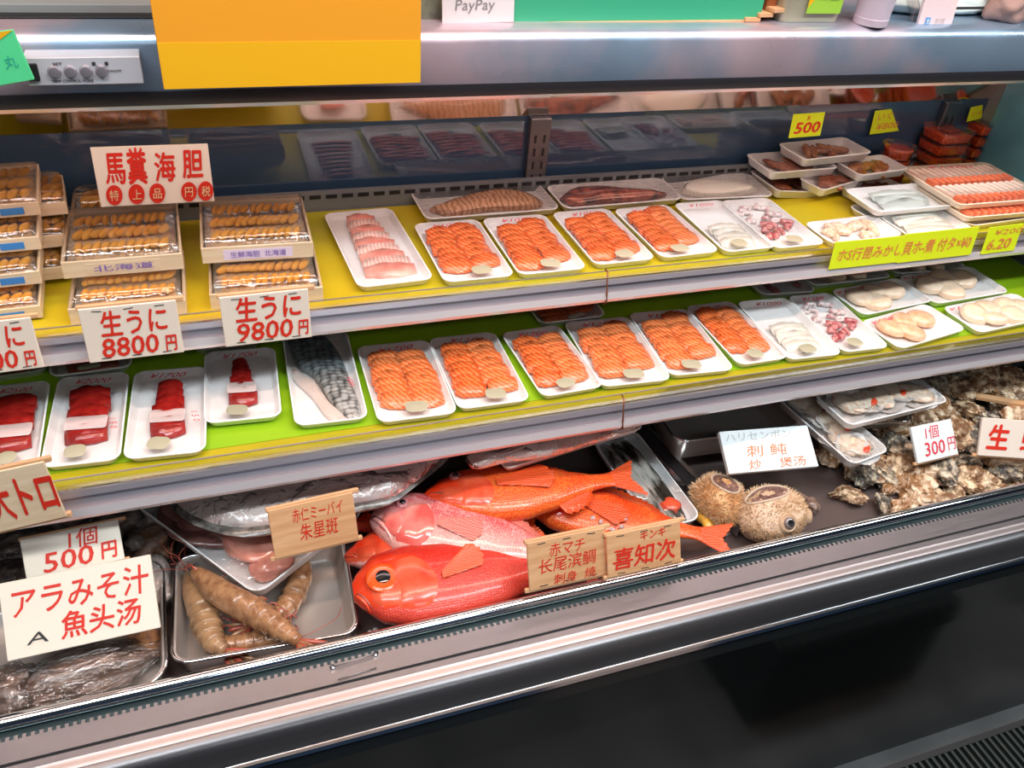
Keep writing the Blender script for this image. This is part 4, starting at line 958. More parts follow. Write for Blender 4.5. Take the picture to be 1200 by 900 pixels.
# hidden lower fish first
fish('dark red fish lying lowest at the left, behind the pink fish head', (412, 618), (640, 560), 1.035, .075, .04, sk_red, fin_o, sk_head, T_snap, eye=(.11, .2, .007), mouth=(.06, 0))
fish('red fish under the pink fish, its pale scratched head next to the prawn pan', (404, 655), (640, 612), 1.030, .100, .05, sk_pink, fin_o, gill_o, T_snap, eye=None, mouth=(.05, 0), pec=(.30, -.1, .06, -.3))
fish('orange-red fish beneath the topmost fish, its tail reaching past the signs to the spiny fish', (610, 588), (867, 637), 1.025, .115, .052, sk_orange, fin_o, sk_head, T_snap, mouth=(.05, 0), pec=(.30, 0, .09, -.15), tailw=.26, tail_len=.22, z0=.004)
fish('pink fish with dark eye, lying between the big-eyed fish and the topmost fish', (436, 606), (715, 668), 1.000, .118, .060, sk_pink, fin_p, sk_headp, T_pink, eye=(.135, .42, .0095), mouth=(.14, -.25), gillm=gill_p, gill=.30, pec=(.33, -.0, .07, .1), bend=.0, eyem=eye_pink, z0=.0, roll=.25)
fish('bright orange-red fish on top of the pile, forked tail raised to the right', (497, 584), (757, 558), .978, .118, .052, sk_orange, fin_o, sk_head, T_snap, eye=(.17, .55, .0095), mouth=(.11, -.05), gillm=gill_o, gill=.32, pec=(.36, -.05, .10, .16), bend=-.02, eyem=eye_pink, dfin=(.34, .80, .12), tailw=.30, tail_len=.20, z0=.0)
fish('big-eyed red fish with orange ringed eye at the front, beside the prawn pan', (414, 700), (742, 645), 1.020, .134, .062, sk_red, fin_o, sk_head, T_big, eye=(.115, .06, .0215), mouth=(.045, -.45), gillm=gill_o, gill=.30, pec=(.34, -.12, .075, .52), dorsal=True, tail_len=.2, z0=.010, dfin=(.25, .75, .05), roll=.15, bend=-.02, anal=False)
ice = [(695, 607), (704, 612), (713, 606), (720, 613), (728, 618), (709, 602), (718, 621), (732, 610), (700, 618), (434, 742), (446, 748), (458, 744), (424, 750), (440, 738), (470, 748)]
for i, (u, v) in enumerate(ice):
    hh = 1.0 if v < 650 else 1.06
    o = link('ice_chip', blob_me(i % 3, 1, .3), ice_m if v < 650 else palepink_m, None, at(u, v, hh), (i, i*2, i*3)); o.scale = (.006, .005, .004)
    if len(o.data.materials) and v < 650: pass
    tag(o, 'small clear ice chip between the red fish' if v < 650 else 'small crumb of pinkish ice on the deck before the big-eyed fish', 'ice', 'ice chips between the red fish' if v < 650 else 'pinkish ice crumbs at the deck edge')

# ---------------------------------------------------------------- steel pans
def pan(q, h, label, dep=.045, r=.02, rimw=.004, m=None, tilt=(0, 0), grp=None):
    c, w_, l_, rot = quad(q, h)
    e = empty('steel_pan', (c.x, c.y, c.z-dep), (tilt[0], tilt[1], rot), label, 'pan', grp)
    t = .0012; s = .010
    wi, li = w_-rimw*2, l_-rimw*2
    loops = [rr(wi-2*s, li-2*s, r*.7, 0), rr(wi-2*s+.006, li-2*s+.006, r*.8, .003), rr(wi, li, r, dep-.001), rr(w_, l_, r+rimw, dep-.002),
             rr(w_+.001, l_+.001, r+rimw, dep), rr(w_-.001, l_-.001, r+rimw, dep+.001), rr(wi-t, li-t, r, dep), rr(wi-2*s+.004-t, li-2*s+.004-t, r*.8, .005), rr(wi-2*s-.004, li-2*s-.004, r*.7, .0018)]
    inst('pan_body', loft_me(loops), m or pan_st, e, (0, 0, 0))
    inst('rolled_rim', part_tube_loop(w_, l_, r+rimw, dep), chrome, e, (0, 0, 0))
    return e, w_, l_
def part_tube_loop(w_, l_, r, z, rad=.0024):
    P = [V(p) for p in rr(w_, l_, r, z, 6)]; n = len(P); vs = []; fs = []; k = 8
    for i, p in enumerate(P):
        t = (P[(i+1) % n]-P[i-1]).normalized(); a = V((t.y, -t.x, 0)); 
        for j in range(k):
            q = 2*PI*j/k; vs.append(p+a*math.cos(q)*rad+V((0, 0, math.sin(q)*rad)))
    for i in range(n):
        for j in range(k):
            fs.append((i*k+j, i*k+(j+1) % k, ((i+1) % n)*k+(j+1) % k, ((i+1) % n)*k+j))
    return mesh(vs, fs, True)
pan([(207, 652), (402, 628), (420, 736), (199, 785)], 1.030, 'shallow steel pan holding the prawns', .042)
pan([(-60, 690), (196, 660), (190, 792), (-80, 868)], 1.030, 'steel pan of bagged fish heads in the front left corner of the deck', .042, .03)
pan([(736, 440), (885, 424), (935, 500), (800, 518)], .985, 'empty deep steel pan behind the spiny fish', .055, .025)
pan([(888, 425), (1010, 414), (1060, 490), (948, 506)], .995, 'shallow steel pan right of the empty deep pan, under the clam trays', .025, .02)
# long dividers on the deck
for k, (a_, b_) in enumerate((((741, 505), (846, 622)), ((757, 500), (862, 610)))):
    p, q = at(*a_, 1.045), at(*b_, 1.045); d_ = q-p; e = empty('deck_divider', p, (0, 0, math.atan2(d_.y, d_.x)), ['left', 'right'][k]+' steel strip of the pair dividing the red fish from the spiny fish', 'divider')
    ln = d_.length*1.10
    inst('strip', box_me(ln, .004, .030, .001), steel, e, (d_.length/2, 0, -.012)); inst('top_lip', box_me(ln, .010, .002, .0006), chrome, e, (d_.length/2, 0, .004))

# ---------------------------------------------------------------- prawns
def prawn(pts, label, r=.0135, m=None, hh=1.045, legs=True, dz=(0,)*9, side=1, ant=True):
    P = [at(u, v, hh-(dz[i] if i < len(dz) else 0)) for i, (u, v) in enumerate(pts)]
    o = P[0].copy(); P = smooth_path([p-o for p in P], 8); n = len(P)
    e = empty('prawn', o, label=label, cat='prawn', group=None)
    m = m or prawn_m
    def sub(s0, s1, k=8): 
        out = []
        for i in range(k+1):
            f_ = (s0+(s1-s0)*i/k)*(n-1); a = int(min(f_, n-2)); out.append(P[a].lerp(P[a+1], f_-a))
        return out
    R = lambda s: r*interp([(0, .35), (.06, .72), (.2, 1.05), (.38, 1.12), (.55, 1.0), (.75, .78), (.88, .52), (.94, .38), (1, .2)], s)[0]
    s = sub(0, .40, 10); inst('carapace', mesh(*tube_me(s, [R(.4*i/10) for i in range(11)], 14), True), m, e, (0, 0, 0))
    edges = [.37, .47, .57, .66, .75, .83, .90]
    for k in range(6):
        a, b = edges[k], edges[k+1]+.025; s = sub(a, b, 5)
        inst('shell_segment', mesh(*tube_me(s, [R(a+(b-a)*i/5)*(.96+.20*(i/5)**2) for i in range(6)], 14), True), m, e, (0, 0, 0))
    # tail fan
    t = (P[-1]-P[-4]).normalized(); nx = V((t.y, -t.x, 0)).normalized(); b0 = sub(.9, .91, 1)[0]
    for k, an in enumerate((-.5, -.22, .05, .3, .55)):
        d = t*math.cos(an)+nx*math.sin(an); c = b0+d*r*1.2
        lp = [V((0, 0, 0))+b0+d*r*q*2.6+nx*math.cos(an)*0 for q in (0, .3, .6, .85, 1)]
        inst('tail_blade', mesh(*tube_me(lp, [.0015, .0032, .0040, .0034, .0012], 6), True), prawn_m if k % 2 else prawn_r, e, (0, 0, -.001*k), (0, 0, 0))
    # rostrum, eyes, feelers and legs
    h0 = P[0]; f = (P[0]-P[4]).normalized(); sdv = V((f.y, -f.x, 0)).normalized()
    tube('rostrum', [h0-f*.012+V((0, 0, r*.5)), h0+f*.012+V((0, 0, r*.45))], [.0028, .0005], prawn_r, e, 6)
    for s_ in (-1, 1): inst('eye', blob_me(0, 1, 0), eye_b, e, h0-f*.002+sdv*s_*.006+V((0, 0, r*.45)), (0, 0, 0), (.0028, .0028, .0028))
    if ant:
        rnd = random.Random(len(label))
        for k in range(4):
            q = [h0]; d = f.copy()
            for i in range(6):
                d = (d+sdv*rnd.uniform(-.6, .6)-f*.30).normalized(); q.append(q[-1]+d*.014+V((0, 0, rnd.uniform(-.003, .003))))
            tube('feeler', smooth_path(q, 3), .0006, prawn_r, e, 5)
    if legs:
        for k in range(7):
            b = sub(.15+.09*k, .16+.09*k, 1)[0]; tt = nx*side
            q = [b+tt*r*.6+V((0, 0, -.004)), b+tt*(r+.008)+V((0, 0, -.003)), b+tt*(r+.012)+t*.010+V((0, 0, -.007))]
            tube('leg', smooth_path(q, 3), .0011, prawn_r, e, 5)
    return e
prawn([(330, 640), (352, 665), (343, 700), (322, 722), (290, 733)], 'brown prawn standing upright behind the others, tail curling under the wrapped tray corner', .0165, hh=1.05, side=-1, ant=False)
prawn([(348, 748), (325, 747), (297, 752), (270, 755), (250, 742)], 'prawn lying lowest along the front rim of the pan, legs up', .015, hh=1.058, side=1)
prawn([(222, 668), (232, 700), (242, 728), (250, 752), (270, 766)], 'grey-brown prawn standing along the left rim of the pan', .0195, prawn_g, hh=1.045, side=-1)
prawn([(226, 668), (262, 697), (300, 718), (330, 738), (358, 757)], 'brown striped prawn lying diagonally across the pan on top of the others', .0190, hh=1.015, side=-1)

# ---------------------------------------------------------------- left corner: bagged heads and trimmings
def lump(name, label, cat, u, v, h, s, m, seed, rot=0, group=None, wrap=None, amp=.35, freq=1.4, dz=0, sub=4, tilt=0):
    p = at(u, v, h); e = empty(name, p+V((0, 0, dz)), (tilt, 0, rot), label, cat, group)
    inst('flesh', blob_me(seed, sub, amp, freq, 1, .15), m, e, (0, 0, 0), (0, 0, 0), s)
    if wrap: inst('plastic_film', blob_me(seed, sub, amp*.9, freq, 1, .2), film_lump, e, (0, 0, 0), (0, 0, 0), (s[0]*1.10, s[1]*1.10, s[2]*1.14))
    return e
lump('bagged_fish', 'large dark fish head in a clear bag, just below the large kana sign', 'fish head', 95, 792, 1.055, (.088, .032, .024), bagfish_m, 3, .12, None, film_bag)
lump('bagged_fish', 'dark bagged fish head at the bottom left corner of the photo', 'fish head', 18, 808, 1.055, (.040, .032, .022), bagfish_m, 8, .5, None, film_bag)
lump('fish_piece', 'orange fish trimming at the right end of the front left pan', 'fish piece', 170, 755, 1.060, (.022, .030, .014), bagorg_m, 5, .2, None, None)
lump('fish_piece', 'bagged orange and grey fish trimming right of the 500 yen sign', 'fish piece', 175, 640, 1.045, (.036, .032, .026), bagorg_m, 6, .4, None, film_bag)
lump('fish_piece', 'pale pink bagged fish trimming below the orange one, above the left pan rim', 'fish piece', 182, 680, 1.045, (.024, .042, .020), palepink_m, 7, .1, None, film_bag)
lump('fish_skin_roll', 'small dark blue-grey rolled skin beside the 500 yen sign', 'fish piece', 158, 636, 1.015, (.012, .011, .010), darkedge_m, 9)
for i, (u, v, sx, m, s_) in enumerate(((75, 612, .05, baggrey_m, 11), (140, 612, .045, baggrey_m, 12), (25, 640, .045, baggrey_m, 13), (190, 610, .04, palefish_m, 14), (110, 590, .05, baggrey_m, 15), (12, 680, .03, baggrey_m, 16))):
    lump('fish_trimming', 'bagged grey-pink fish trimming %s' % ['just above the 500 yen sign', 'above the right end of the 500 yen sign', 'left of the 500 yen sign', 'by the corner of the wrapped fish tray', 'in shadow under the lower shelf', 'at the left edge above the soup sign'][i], 'fish piece', u, v, 1.045, (sx, .026, .022), m, s_, .2*i, None, film_bag, .4, 1.8)

# wrapped tray with liver and the big pale fish
def belly_fill(e, w_, l_, hgt):
    inst('dark_flesh', blob_me(21, 4, .4, 1.5, 1, .1), maroon_m, e, (-.22*w_, .14*l_, .016), (0, 0, .3), (w_*.24, l_*.26, .016))
pack([(152, 586), (288, 500), (423, 598), (303, 700)], 1.000, 'white foam tray with pink offal under film, set cornerwise over the prawn pan', 'fish tray', hgt=.022, mark='', sticker=False, r=.02, wrap=film_bag, name='offal_tray',
     fill=lambda e, w_, l_, hgt: (belly_fill(e, w_, l_, hgt), inst('pink_liver', blob_me(23, 4, .30, 1.3, 1, .08), liver_m, e, (-.20*w_, -.22*l_, .020), (0, 0, .9), (w_*.19, l_*.15, .020)), inst('pink_liver', blob_me(24, 4, .3, 1.2, 1, .08), liver_m, e, (-.24*w_, -.38*l_, .016), (0, 0, -.3), (w_*.14, l_*.10, .014))))
def slab_px(name, label, cat, pts, h, th, m, edge=None, wrap=None, seed=1, tiltz=0, amp=.006, extra=None):
    P = [at(u, v, h) for u, v in pts]; c = sum(P, V())/len(P)
    e = empty(name, c, label=label, cat=cat)
    lp = [((p-c).x, (p-c).y) for p in P]
    slab('fillet', lp, th, m, e, (0, 0, 0), seed=seed, amp=amp)
    if edge:
        lp2 = [(x*1.03, y*1.09-.006) for x, y in lp]; slab('dark_edge', lp2, th*.45, edge, e, (0, 0, -.001), seed=seed, amp=.003)
    if wrap: slab('film_wrap', [(x*1.05, y*1.08) for x, y in lp], th*1.15, wrap, e, (0, 0, .0005), seed=seed+1, amp=.012, k=5)
    return e
slab_px('pale_fish', 'large pale grey-pink fish wrapped in film under the lower shelf, left of the red fish', 'fish', [(205, 588), (260, 560), (340, 540), (430, 520), (515, 526), (518, 538), (488, 562), (452, 586), (410, 596), (350, 612), (290, 622), (235, 610)], .950, .022, palefish_m, darkedge_m, film_h, 3)
slab_px('white_fillet', 'wrapped white fish fillet on a foam tray behind the topmost red fish', 'fish', [(548, 538), (560, 520), (620, 500), (700, 485), (747, 488), (742, 502), (690, 520), (640, 535), (600, 540), (562, 548)], .915, .014, palepink_m, None, film_h, 5)
pack([(560, 515), (738, 478), (750, 500), (600, 550)], .935, 'white tray under the wrapped white fillet, its rim reaching right', 'fish tray', mark='', sticker=False, wrap=None, name='foam_tray_thing', r=.01)
def silver_fill(e, w_, l_, hgt):
    for k in range(3):
        slab('silver_fish', [(-.34*w_+k*.22*w_, .42*l_), (-.2*w_+k*.22*w_, .40*l_), (-.08*w_+k*.2*w_, 0), (-.05*w_+k*.16*w_, -.42*l_), (-.16*w_+k*.16*w_, -.42*l_), (-.34*w_+k*.2*w_, 0)], .012, silver_m, e, (0, 0, .004), seed=k, amp=.002)
    slab('orange_fish_edge', [(-.1*w_, -.28*l_), (.2*w_, -.22*l_), (.34*w_, -.32*l_), (.2*w_, -.38*l_), (0, -.36*l_)], .013, gill_o, e, (0, 0, .004))
pack([(690, 512), (745, 503), (823, 606), (768, 622)], 1.030, 'white tray of film-wrapped silver fish beside the deck dividers, left of the spiny fish', 'fish tray', hgt=.018, mark='', sticker=False, fill=silver_fill, wrap=film_bag, name='silver_fish_tray', r=.02)

# ---------------------------------------------------------------- spiny fish
iris_m = pm('grey_brown_iris', (.22, .17, .16), .2, coat=.8)
def spiny(label, u, v, h, s, rot, m, opening, seed, nsp=900, eye=None, mouthp=None, tilt=(0, 0), arc=(0, 2*PI), splen=.010):
    p = at(u, v, h); e = empty('porcupine_fish', p, (tilt[0], tilt[1], rot), label, 'spiny fish')
    base = blob_me(seed, 4, .16, 1.2); me = base.copy(); inst('body', me, m, e, (0, 0, 0), (0, 0, 0), s)
    rnd = random.Random(seed); vs = []; fs = []
    for _ in range(nsp):
        a, z = rnd.uniform(*arc), rnd.uniform(-.1, .95); q = math.sqrt(max(0, 1-z*z)); d = V((q*math.cos(a), q*math.sin(a), z))
        ox, oy, orx, ory = opening
        if ((d.x-ox)/orx)**2+((d.y-oy)/ory)**2 < 1.1 and z > 0: continue
        if eye and (d-V(eye).normalized()).length < .34: continue
        k = 1+.16*noise.noise(d*1.2+V((seed*3.1, seed*1.7, 0)))
        b = V((d.x*s[0], d.y*s[1], d.z*s[2]))*k*.98; nn = V((d.x/s[0], d.y/s[1], d.z/s[2])).normalized(); nn = (nn+V((rnd.uniform(-.5, .5), rnd.uniform(-.5, .1), rnd.uniform(-.2, .4)))).normalized()
        L = splen*rnd.uniform(.5, 1); t1 = nn.orthogonal().normalized()*.0010; t2 = nn.cross(t1).normalized()*.0010; i0 = len(vs)
        vs += [b+t1, b-t1*.5+t2, b-t1*.5-t2, b+nn*L]; fs += [(i0, i0+1, i0+3), (i0+1, i0+2, i0+3), (i0+2, i0, i0+3)]
    sp = part('spines', vs, fs, pm('spine_tan_%d' % seed, (.72, .50, .30), .4), e); sp['kind'] = 'stuff'
    ox, oy, orx, ory = opening
    def sp_pt(x, y, off):
        q = min(.98, x*x+y*y); d = V((x, y, math.sqrt(1-q))); k = 1+.16*noise.noise(d*1.2+V((seed*3.1, seed*1.7, 0)))
        return V((d.x*s[0], d.y*s[1], d.z*s[2]))*k*off
    N = 28; ring = [(ox+orx*math.cos(2*PI*i/N), oy+ory*math.sin(2*PI*i/N)) for i in range(N)]
    rp = [sp_pt(x, y, 1.02) for x, y in ring]; vs, fs = tube_me(rp+[rp[0]], .0022, 8, False); part('opening_rim', vs, fs, puff_rim, e, True)
    vs = [sp_pt(ox, oy, .99)]; fs = []
    for k in (.4, .75, 1.0): vs += [sp_pt(ox+(x-ox)*k, oy+(y-oy)*k, 1.004+.012*noise.noise(V((x*8, y*8, k*4)))) for x, y in ring]
    for i in range(N):
        j = (i+1) % N; fs.append((0, 1+i, 1+j))
        for k in range(2): fs.append((1+k*N+i, 1+(k+1)*N+i, 1+(k+1)*N+j, 1+k*N+j))
    part('opening_flesh', vs, fs, puff_in, e, True)
    lp = lambda r, z: [(r*math.cos(2*PI*i/20), r*math.sin(2*PI*i/20), z) for i in range(20)]
    if eye:
        d = V(eye).normalized(); pt = V((d.x*s[0], d.y*s[1], d.z*s[2]))*1.04; nn = V((d.x, d.y, d.z+.25)).normalized(); qe = nn.to_track_quat('Z', 'Y').to_euler()
        er = .0135
        ey = inst('eye', loft_me([lp(er*1.35, -.006), lp(er*1.3, .001), lp(er*1.05, .004), lp(er*.92, .0025), lp(er*.80, .0045), lp(er*.5, .0075), lp(er*.1, .0085)]), puff_g, e, pt, qe)
        inst('iris', loft_me([lp(er*.80, 0), lp(er*.72, .0035), lp(er*.5, .0055)]), iris_m, ey, (0, 0, .004))
        inst('pupil', loft_me([lp(er*.46, 0), lp(er*.42, .0015), lp(er*.1, .0025)]), eye_b, ey, (0, 0, .0088))
    if mouthp:
        d = V(mouthp).normalized(); pt = V((d.x*s[0], d.y*s[1], d.z*s[2])); qe = d.to_track_quat('Z', 'Y').to_euler()
        mo = inst('snout', loft_me([lp(.016, -.006), lp(.014, .004), lp(.010, .008), (lp(.005, .0085)), lp(.003, .004)]), puff_g, e, pt, qe)
    return e
spiny('orange-brown spiny fish with a cut opening, left of the pair below the white board', 843, 588, 1.040, (.044, .052, .040), .25, puff_m, (.22, .10, .52, .50), 2, 1200, splen=.011)
spiny('larger pale-brown spiny fish with a big grey eye facing the front rail', 903, 604, 1.038, (.066, .052, .046), .05, puff_g, (-.10, .30, .62, .34), 4, 1400, eye=(-.08, -.80, .55), mouthp=(.86, -.5, .12), splen=.009)
lump('fish_piece', 'small yellow-orange fish piece between the spiny fish and the divider', 'fish piece', 832, 612, 1.055, (.016, .028, .010), pm('yellow_flesh', (.80, .42, .06), .3, coat=.5), 19, .3)
lump('fish_piece', 'dark curled scrap of skin right of the large spiny fish', 'fish piece', 948, 590, 1.060, (.014, .022, .014), bagfish_m, 20, .3)

# ---------------------------------------------------------------- clam trays
def clam_fill(n, seed):
    def f(e, w_, l_, hgt):
        rnd = random.Random(seed)
        for k in range(n):
            t = (k+.5)/n
            x = (t-.5)*w_*.78 if w_ > l_ else rnd.uniform(-.1, .1)*w_; y = (.5-t)*l_*.8 if l_ >= w_ else rnd.uniform(-.08, .08)*l_
            r = min(w_, l_)*.44
            sh = inst('shell', loft_me([[(r*q*math.cos(a)*(1+.06*math.cos(5*a+k)), r*q*.85*math.sin(a), z+.0015*math.sin(9*a)) for a in [2*PI*i/22 for i in range(22)]] for q, z in ((.5, 0), (.9, .002), (1.0, .007), (.94, .0075), (.6, .004), (.1, .003))]), clam_sh, e, (x, y, hgt*.45), (rnd.uniform(-.2, .2), rnd.uniform(-.2, .2), rnd.random()*6))
            inst('clam_meat', blob_me(k+3, 3, .4, 1.7, 1, .2), clam_m, e, (x, y, hgt*.45+.008), (0, 0, rnd.random()*6), (r*.75, r*.5, .007))
            inst('orange_foot', blob_me(k, 2, .2), gill_o if k % 2 else scallop_m, e, (x+r*.2, y-r*.3, hgt*.45+.011), (0, 0, .5), (r*.3, r*.16, .004))
    return f
pack([(905, 466), (948, 455), (1050, 524), (1000, 540)], .965, 'long narrow foam tray of opened clams, lying underneath the wider clam tray', 'clam tray', hgt=.020, mark='', sticker=False, r=.014, wrap=film_bag, fill=clam_fill(6, 1), name='clam_tray', tilt=(.05, 0))
pack([(948, 456), (1068, 436), (1116, 470), (995, 498)], .925, 'wide foam tray of opened clams under crinkled film, lying on the long clam tray', 'clam tray', hgt=.018, mark='', sticker=False, r=.014, wrap=film_bag, fill=clam_fill(5, 2), name='clam_tray')

# ---------------------------------------------------------------- oysters
def oyster_me(seed):
    """thick knobbly shell of overlapping growth layers with ragged rims"""
    bm = bmesh.new(); bmesh.ops.create_icosphere(bm, subdivisions=5, radius=1); o = V((seed*7.3, seed*2.9, seed))
    for v in bm.verts:
        c = v.co.copy(); n1 = noise.noise(c*1.2+o); n2 = noise.noise(c*3.1+o)
        f = (c.x*2.6+c.z*.6+1.4*n1+.5*n2+20) % 1.0
        r_ = 1+.38*n1+.16*n2+.17*f*f+.07*abs(noise.noise(c*9+o))
        v.co = c*r_; v.co.z *= .44; v.co.y *= .68+.2*n1; v.co.z += .12*math.sin(c.x*2.4+seed)+.05*noise.noise(V((c.x*5, c.y*5, seed)))
    me = bpy.data.meshes.new('shape'); bm.to_mesh(me); bm.free(); me.shade_smooth(); sharpen(me, 38); return me
oms = [oyster_me(i+1) for i in range(7)]
for i, me in enumerate(oms): me.materials.append(oyst[i % 3])
OP = [(995, 580, 1.055, .024), (1035, 592, 1.055, .020), (1062, 600, 1.05, .034), (1100, 590, 1.05, .036), (1045, 560, 1.045, .034), (1075, 572, 1.04, .030), (1010, 555, 1.05, .026), (1135, 560, 1.045, .038), (1178, 556, 1.045, .030),
      (1192, 578, 1.055, .026), (1150, 585, 1.06, .024), (1160, 572, 1.055, .022), (975, 530, 1.05, .034), (1000, 540, 1.05, .024), (1060, 545, 1.03, .028), (1105, 552, 1.03, .028), (1180, 540, 1.03, .034), (1215, 560, 1.045, .034),
      (1040, 520, 1.03, .030), (1045, 500, 1.02, .030), (1075, 490, 1.01, .032), (1120, 505, 1.005, .034), (1140, 515, 1.01, .026), (1100, 480, 1.0, .036), (1135, 478, .995, .030), (1160, 495, 1.0, .028), (1190, 490, 1.0, .030), (1060, 478, 1.01, .030),
      (1125, 455, .985, .038), (1095, 450, .985, .034), (1155, 450, .98, .034), (1183, 455, .985, .030), (1110, 436, .975, .034), (1145, 432, .97, .034), (1178, 440, .975, .028), (1070, 448, .99, .030), (1205, 520, 1.02, .03), (1025, 545, 1.045, .024), (1118, 575, 1.055, .026), (1085, 520, 1.02, .026)]
OL = {1: 'small oyster by the front rail, just right of the lone round oyster', 2: 'large flat oyster lying along the front rail, left of centre of the heap',
      3: 'oyster at the front rail below the small 300 yen sign', 6: 'dark oyster below the tip of the long narrow clam tray', 12: 'dark oyster in shadow right of the thick white board',
      7: 'pale ridged oyster in front, between the 300 yen sign and the bold red sign', 8: 'oyster directly below the bold red sign at the right edge', 9: 'oyster at the front rail at the right photo edge',
      28: 'rearmost large oyster right of the wide clam tray', 31: 'oyster at the back right end of the heap, above the wooden batten', 5: 'oyster just below the lower left corner of the 300 yen sign', 22: 'oyster beside the upper left corner of the bold red sign'}
rq = random.Random(11)
for k in range(40):                          # lower layer glimpsed between the upper ones
    v_ = rq.uniform(432, 592); u_ = rq.uniform(990+max(0, (470-v_))*1.2, 1225)
    if v_ > 600-(u_-980)*.16: continue
    OP.append((u_, v_, 1.06-.06*(590-v_)/150, rq.uniform(.026, .036)))
for i, (u, v, h, s) in enumerate(OP):
    o = bpy.data.objects.new('oyster', oms[i % 7]); C.objects.link(o); o.location = at(u, v, h+.010); rnd = random.Random(i)
    o.rotation_euler = (rnd.uniform(-.4, .4), rnd.uniform(-.4, .4), rnd.random()*6); s *= 1.18; o.scale = (s, s*rnd.uniform(.85, 1.15), s*rnd.uniform(.8, 1.3))
    if i == 0: tag(o, 'roundish yellow-rimmed oyster lying apart at the left front of the heap', 'oyster', 'oysters in the heap')
    elif i in OL: tag(o, OL[i], 'oyster', 'oysters in the heap')
    else: tag(o, 'rough brown-grey oyster in the heap at the right end of the deck', 'oyster', 'oysters in the heap')


# ================================================================== on and above the canopy
def upright(name, label, cat, bl, br, tl, Y, m, th, texts=(), tilt=.0, extra=None):
    return sign(name, label, cat, bl, br, tl, ('y', Y), tilt, list(texts), m, th)
ycard = pm('orange_yellow_card', (.88, .36, .02), .45)
ycard2 = pm('yellow_card_band', (.90, .46, .008), .45)
e, wd, ht = upright('yellow_card', 'large plain orange-yellow card hanging before the canopy', 'card', (191, 105), (492, 97), (150, -170), 1.045, ycard, .003, tilt=.05)
inst('yellow_band', box_me(wd-.001, ht*.22, .0006), ycard2, e, (0, -ht*.5+ht*.112, .0004))
e_g = upright('green_card', 'bright green card with a yellow corner at the left edge before the canopy', 'card', (-40, 108), (27, 96), (-40, 44), 1.045, pm('green_card_face', (.10, .72, .30), .45), .004, texts=[('う 丸', .60, .58, .24, .5, pm('teal_ink', (.03, .42, .30), .5), .0)])
# (its yellow corner)
inst('yellow_corner', mesh([(-e_g[1]/2, e_g[2]/2, 0), (-e_g[1]/2, -.0, 0), (e_g[1]/2, e_g[2]/2, 0)], [(0, 1, 2)]), ycard2, e_g[0], (0, 0, .0006))
# controller on the canopy
e, wd, ht = upright('controller', 'grey temperature controller with four round buttons on the canopy face', 'controller', (30, 101), (165, 98), (30, 68), 1.068, pm('grey_plastic', (.50, .50, .54), .4), .03)
for k in range(4):
    b = inst('button', loft_me([[(.0062*q*math.cos(a), .0062*q*math.sin(a), z) for a in [2*PI*i/16 for i in range(16)]] for q, z in ((1.15, 0), (1, .0015), (.9, .004), (.4, .0045))]), alu, e, (-wd*.26+k*wd*.135, 0, .0002))
for k in range(2): inst('indicator', box_me(.0035, .0035, .001), dark_ink, e, (wd*.09+k*wd*.11, ht*.27, .0004))
inst('black_button', box_me(wd*.10, ht*.62, .004, .001), black_matt, e, (-wd*.44, 0, .001))
lettering(e, 'SET', ht*.14, dark_ink, (-wd*.22, ht*.28, .0006), width=wd*.08); lettering(e, 'TEMP CONTROL MODE', ht*.14, dark_ink, (-wd*.12, -ht*.34, .0006), width=wd*.36); lettering(e, 'ON/OFF', ht*.12, dark_ink, (wd*.26, -.0, .0006), width=wd*.12)
cardw2 = pm('pinkish_white_card', (.74, .68, .68), .5)
e, wd, ht = upright('payment_card', 'white payment card with grey lettering cut by the top of the photo', 'card', (518, 28), (602, 26), (518, -40), 1.135, cardw2, .002, texts=[('PayPay', .45, .70, .24, .55, pm('grey_ink', (.25, .22, .22), .5), .0)], tilt=.1)
upright('olive_packet', 'small dark olive packet left of the payment card on the canopy', 'packet', (487, 31), (519, 29), (487, -20), 1.150, pm('olive_packet', (.24, .26, .17), .5, col2=(.10, .10, .08), scale=40), .02)
e, wd, ht = upright('green_crate', 'plain green board with a bamboo base strip on the canopy', 'board', (604, 27), (893, 24), (604, -60), 1.140, pm('green_face', (.05, .42, .22), .45), .006, tilt=.0)
inst('base_strip', box_me(wd*.98, .007, .012, .001), wood, e, (0, -ht*.5-.002, -.004))
for k, (u, wpx) in enumerate(((905, 0),)):
    for j in range(3):
        p = at(895, 33-j*7, .300); o = link('bamboo_coaster', box_me(.026, .03, .006, .001), wood, None, (p.x, 1.15, HC-.300+.0035+j*.0065), (0, 0, .1*j))
        tag(o, ['lowest', 'middle', 'topmost'][j]+' piece of a small stack of bamboo slips beside the green board', 'bamboo slip')
# tub with green and yellow label
c = at(957, 30, .300); e = empty('snack_tub', (c.x, 1.165, HC-.2995), label='clear tub with a green and yellow label on the canopy', cat='tub')
inst('tub', loft_me([rr(.105, .06, .01, 0), rr(.115, .07, .012, .07), rr(.118, .073, .013, .072), rr(.112, .066, .010, .072), rr(.10, .055, .008, .004)]), pm('cloudy_tub', (.55, .50, .36), .25, trans=.3), e)
inst('label', box_me(.062, .0008, .06), pm('green_label', (.35, .62, .06), .4), e, (.014, -.0362, .044)); inst('label_corner', mesh([(-.031, 0, .03), (.012, 0, .03), (-.031, 0, -.022)], [(0, 1, 2)]), ycard2, e, (.014, -.0368, .044))
lettering(e, '蜂蜜', .014, dark_ink, (.018, -.0372, .040), (PI/2, 0, 0), width=.036)
inst('brown_side', box_me(.020, .04, .075, .004), pm('brown_bottle', (.32, .09, .03), .3), e, (-.066, .005, .038))
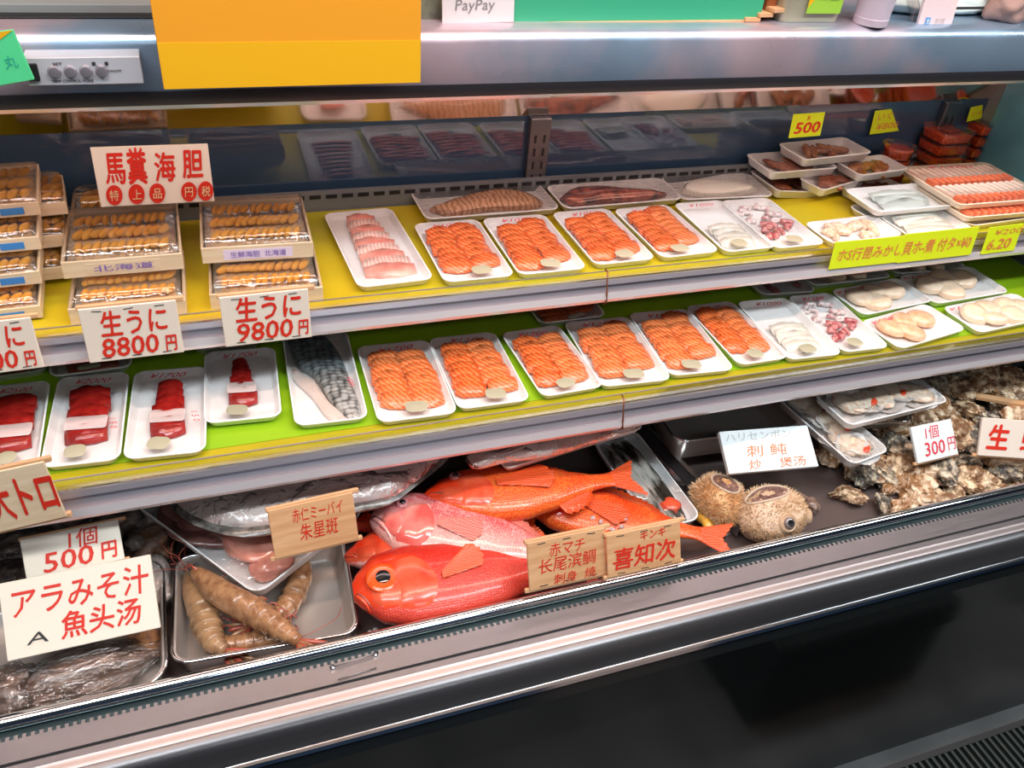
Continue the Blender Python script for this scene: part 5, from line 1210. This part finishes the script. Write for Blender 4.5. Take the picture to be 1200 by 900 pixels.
c = at(1038, 36, .300); e = empty('pink_cup', (c.x, 1.128, HC-.2995), label='tall matt lilac cup standing on the canopy edge', cat='cup')
lp = lambda r, z: [(r*math.cos(2*PI*i/28), r*math.sin(2*PI*i/28), z) for i in range(28)]
inst('cup', loft_me([lp(.024, 0), lp(.0255, .001), lp(.031, .10), lp(.032, .102), lp(.030, .102), lp(.024, .004)]), pm('lilac_plastic', (.66, .55, .64), .5), e); inst('cup_base', loft_me([lp(.0262, 0), lp(.0268, .010), lp(.0255, .011)]), pm('lilac_base', (.60, .50, .58), .4), e)
e, wd, ht = upright('code_stand', 'pale pink payment stand with a small blue emblem on the canopy', 'stand', (1082, 37), (1121, 37), (1084, -30), 1.125, pm('pale_pink', (.85, .66, .66), .4), .006, texts=[('支付宝', .60, .80, .08, .30, pm('grey_ink2', (.5, .42, .42), .5), .0)], tilt=.1)
inst('emblem', box_me(wd*.14, wd*.16, .0006, .0002, 1), pm('blue_emblem', (.10, .35, .70), .4), e, (-wd*.26, -ht*.31, .0008)); lettering(e, '支', wd*.12, white_b, (-wd*.26, -ht*.31, .0014))
inst('clear_side', box_me(.020, .002, ht*.9), plastic, e, (-wd*.7, 0, -.01), (PI/2, 0, .6))
# tray with towel and plates
c = at(1160, 30, .300)
e = empty('folded_towel', (c.x-.015, 1.21, HC-.2995), (0, 0, .05), label='pale blue folded towel heaped on the canopy behind the pink stand', cat='towel')
tow = pm('pale_towel', (.58, .68, .68), .8, bump=.3, bscale=200)
for k, (x, y, sx, sy, sz, a) in enumerate(((-.09, 0, .06, .04, .016, .1), (.0, .01, .10, .05, .012, 0), (.06, 0, .05, .04, .020, -.2), (-.02, .01, .05, .035, .030, .5))):
    inst('towel_fold', blob_me(30+k, 3, .3, 1.4, 1, .1), tow, e, (x, y, sz*.9), (0, 0, a), (sx, sy, sz))
inst('dark_slot', box_me(.10, .002, .004), dark_ink, e, (.015, -.052, .016))
lump('hand', 'blurred brownish bundle behind the towel at the top right corner', 'bundle', 1180, 8, .28, (.04, .03, .03), pm('brown_bundle', (.36, .22, .19), .7, bump=.2), 33, .2)
# raised ledge behind the canopy with steel bands
led = empty('back_counter', (0, 1.3, HC-.3), label='grey steel back counter rising behind the canopy at the upper left', cat='counter')
for nm, y0, y1, z0, z1, m in (('shadow_gap', 1.150, 1.168, .001, .003, black_matt), ('upper_step', 1.168, 1.42, .001, .012, grey_wall), ('steel_band', 1.195, 1.200, .012, .016, steel)):
    inst(nm, box_me(.72, y1-y0, z1-z0, .001), m, led, (-.20, (y0+y1)/2-1.3, (z0+z1)/2))
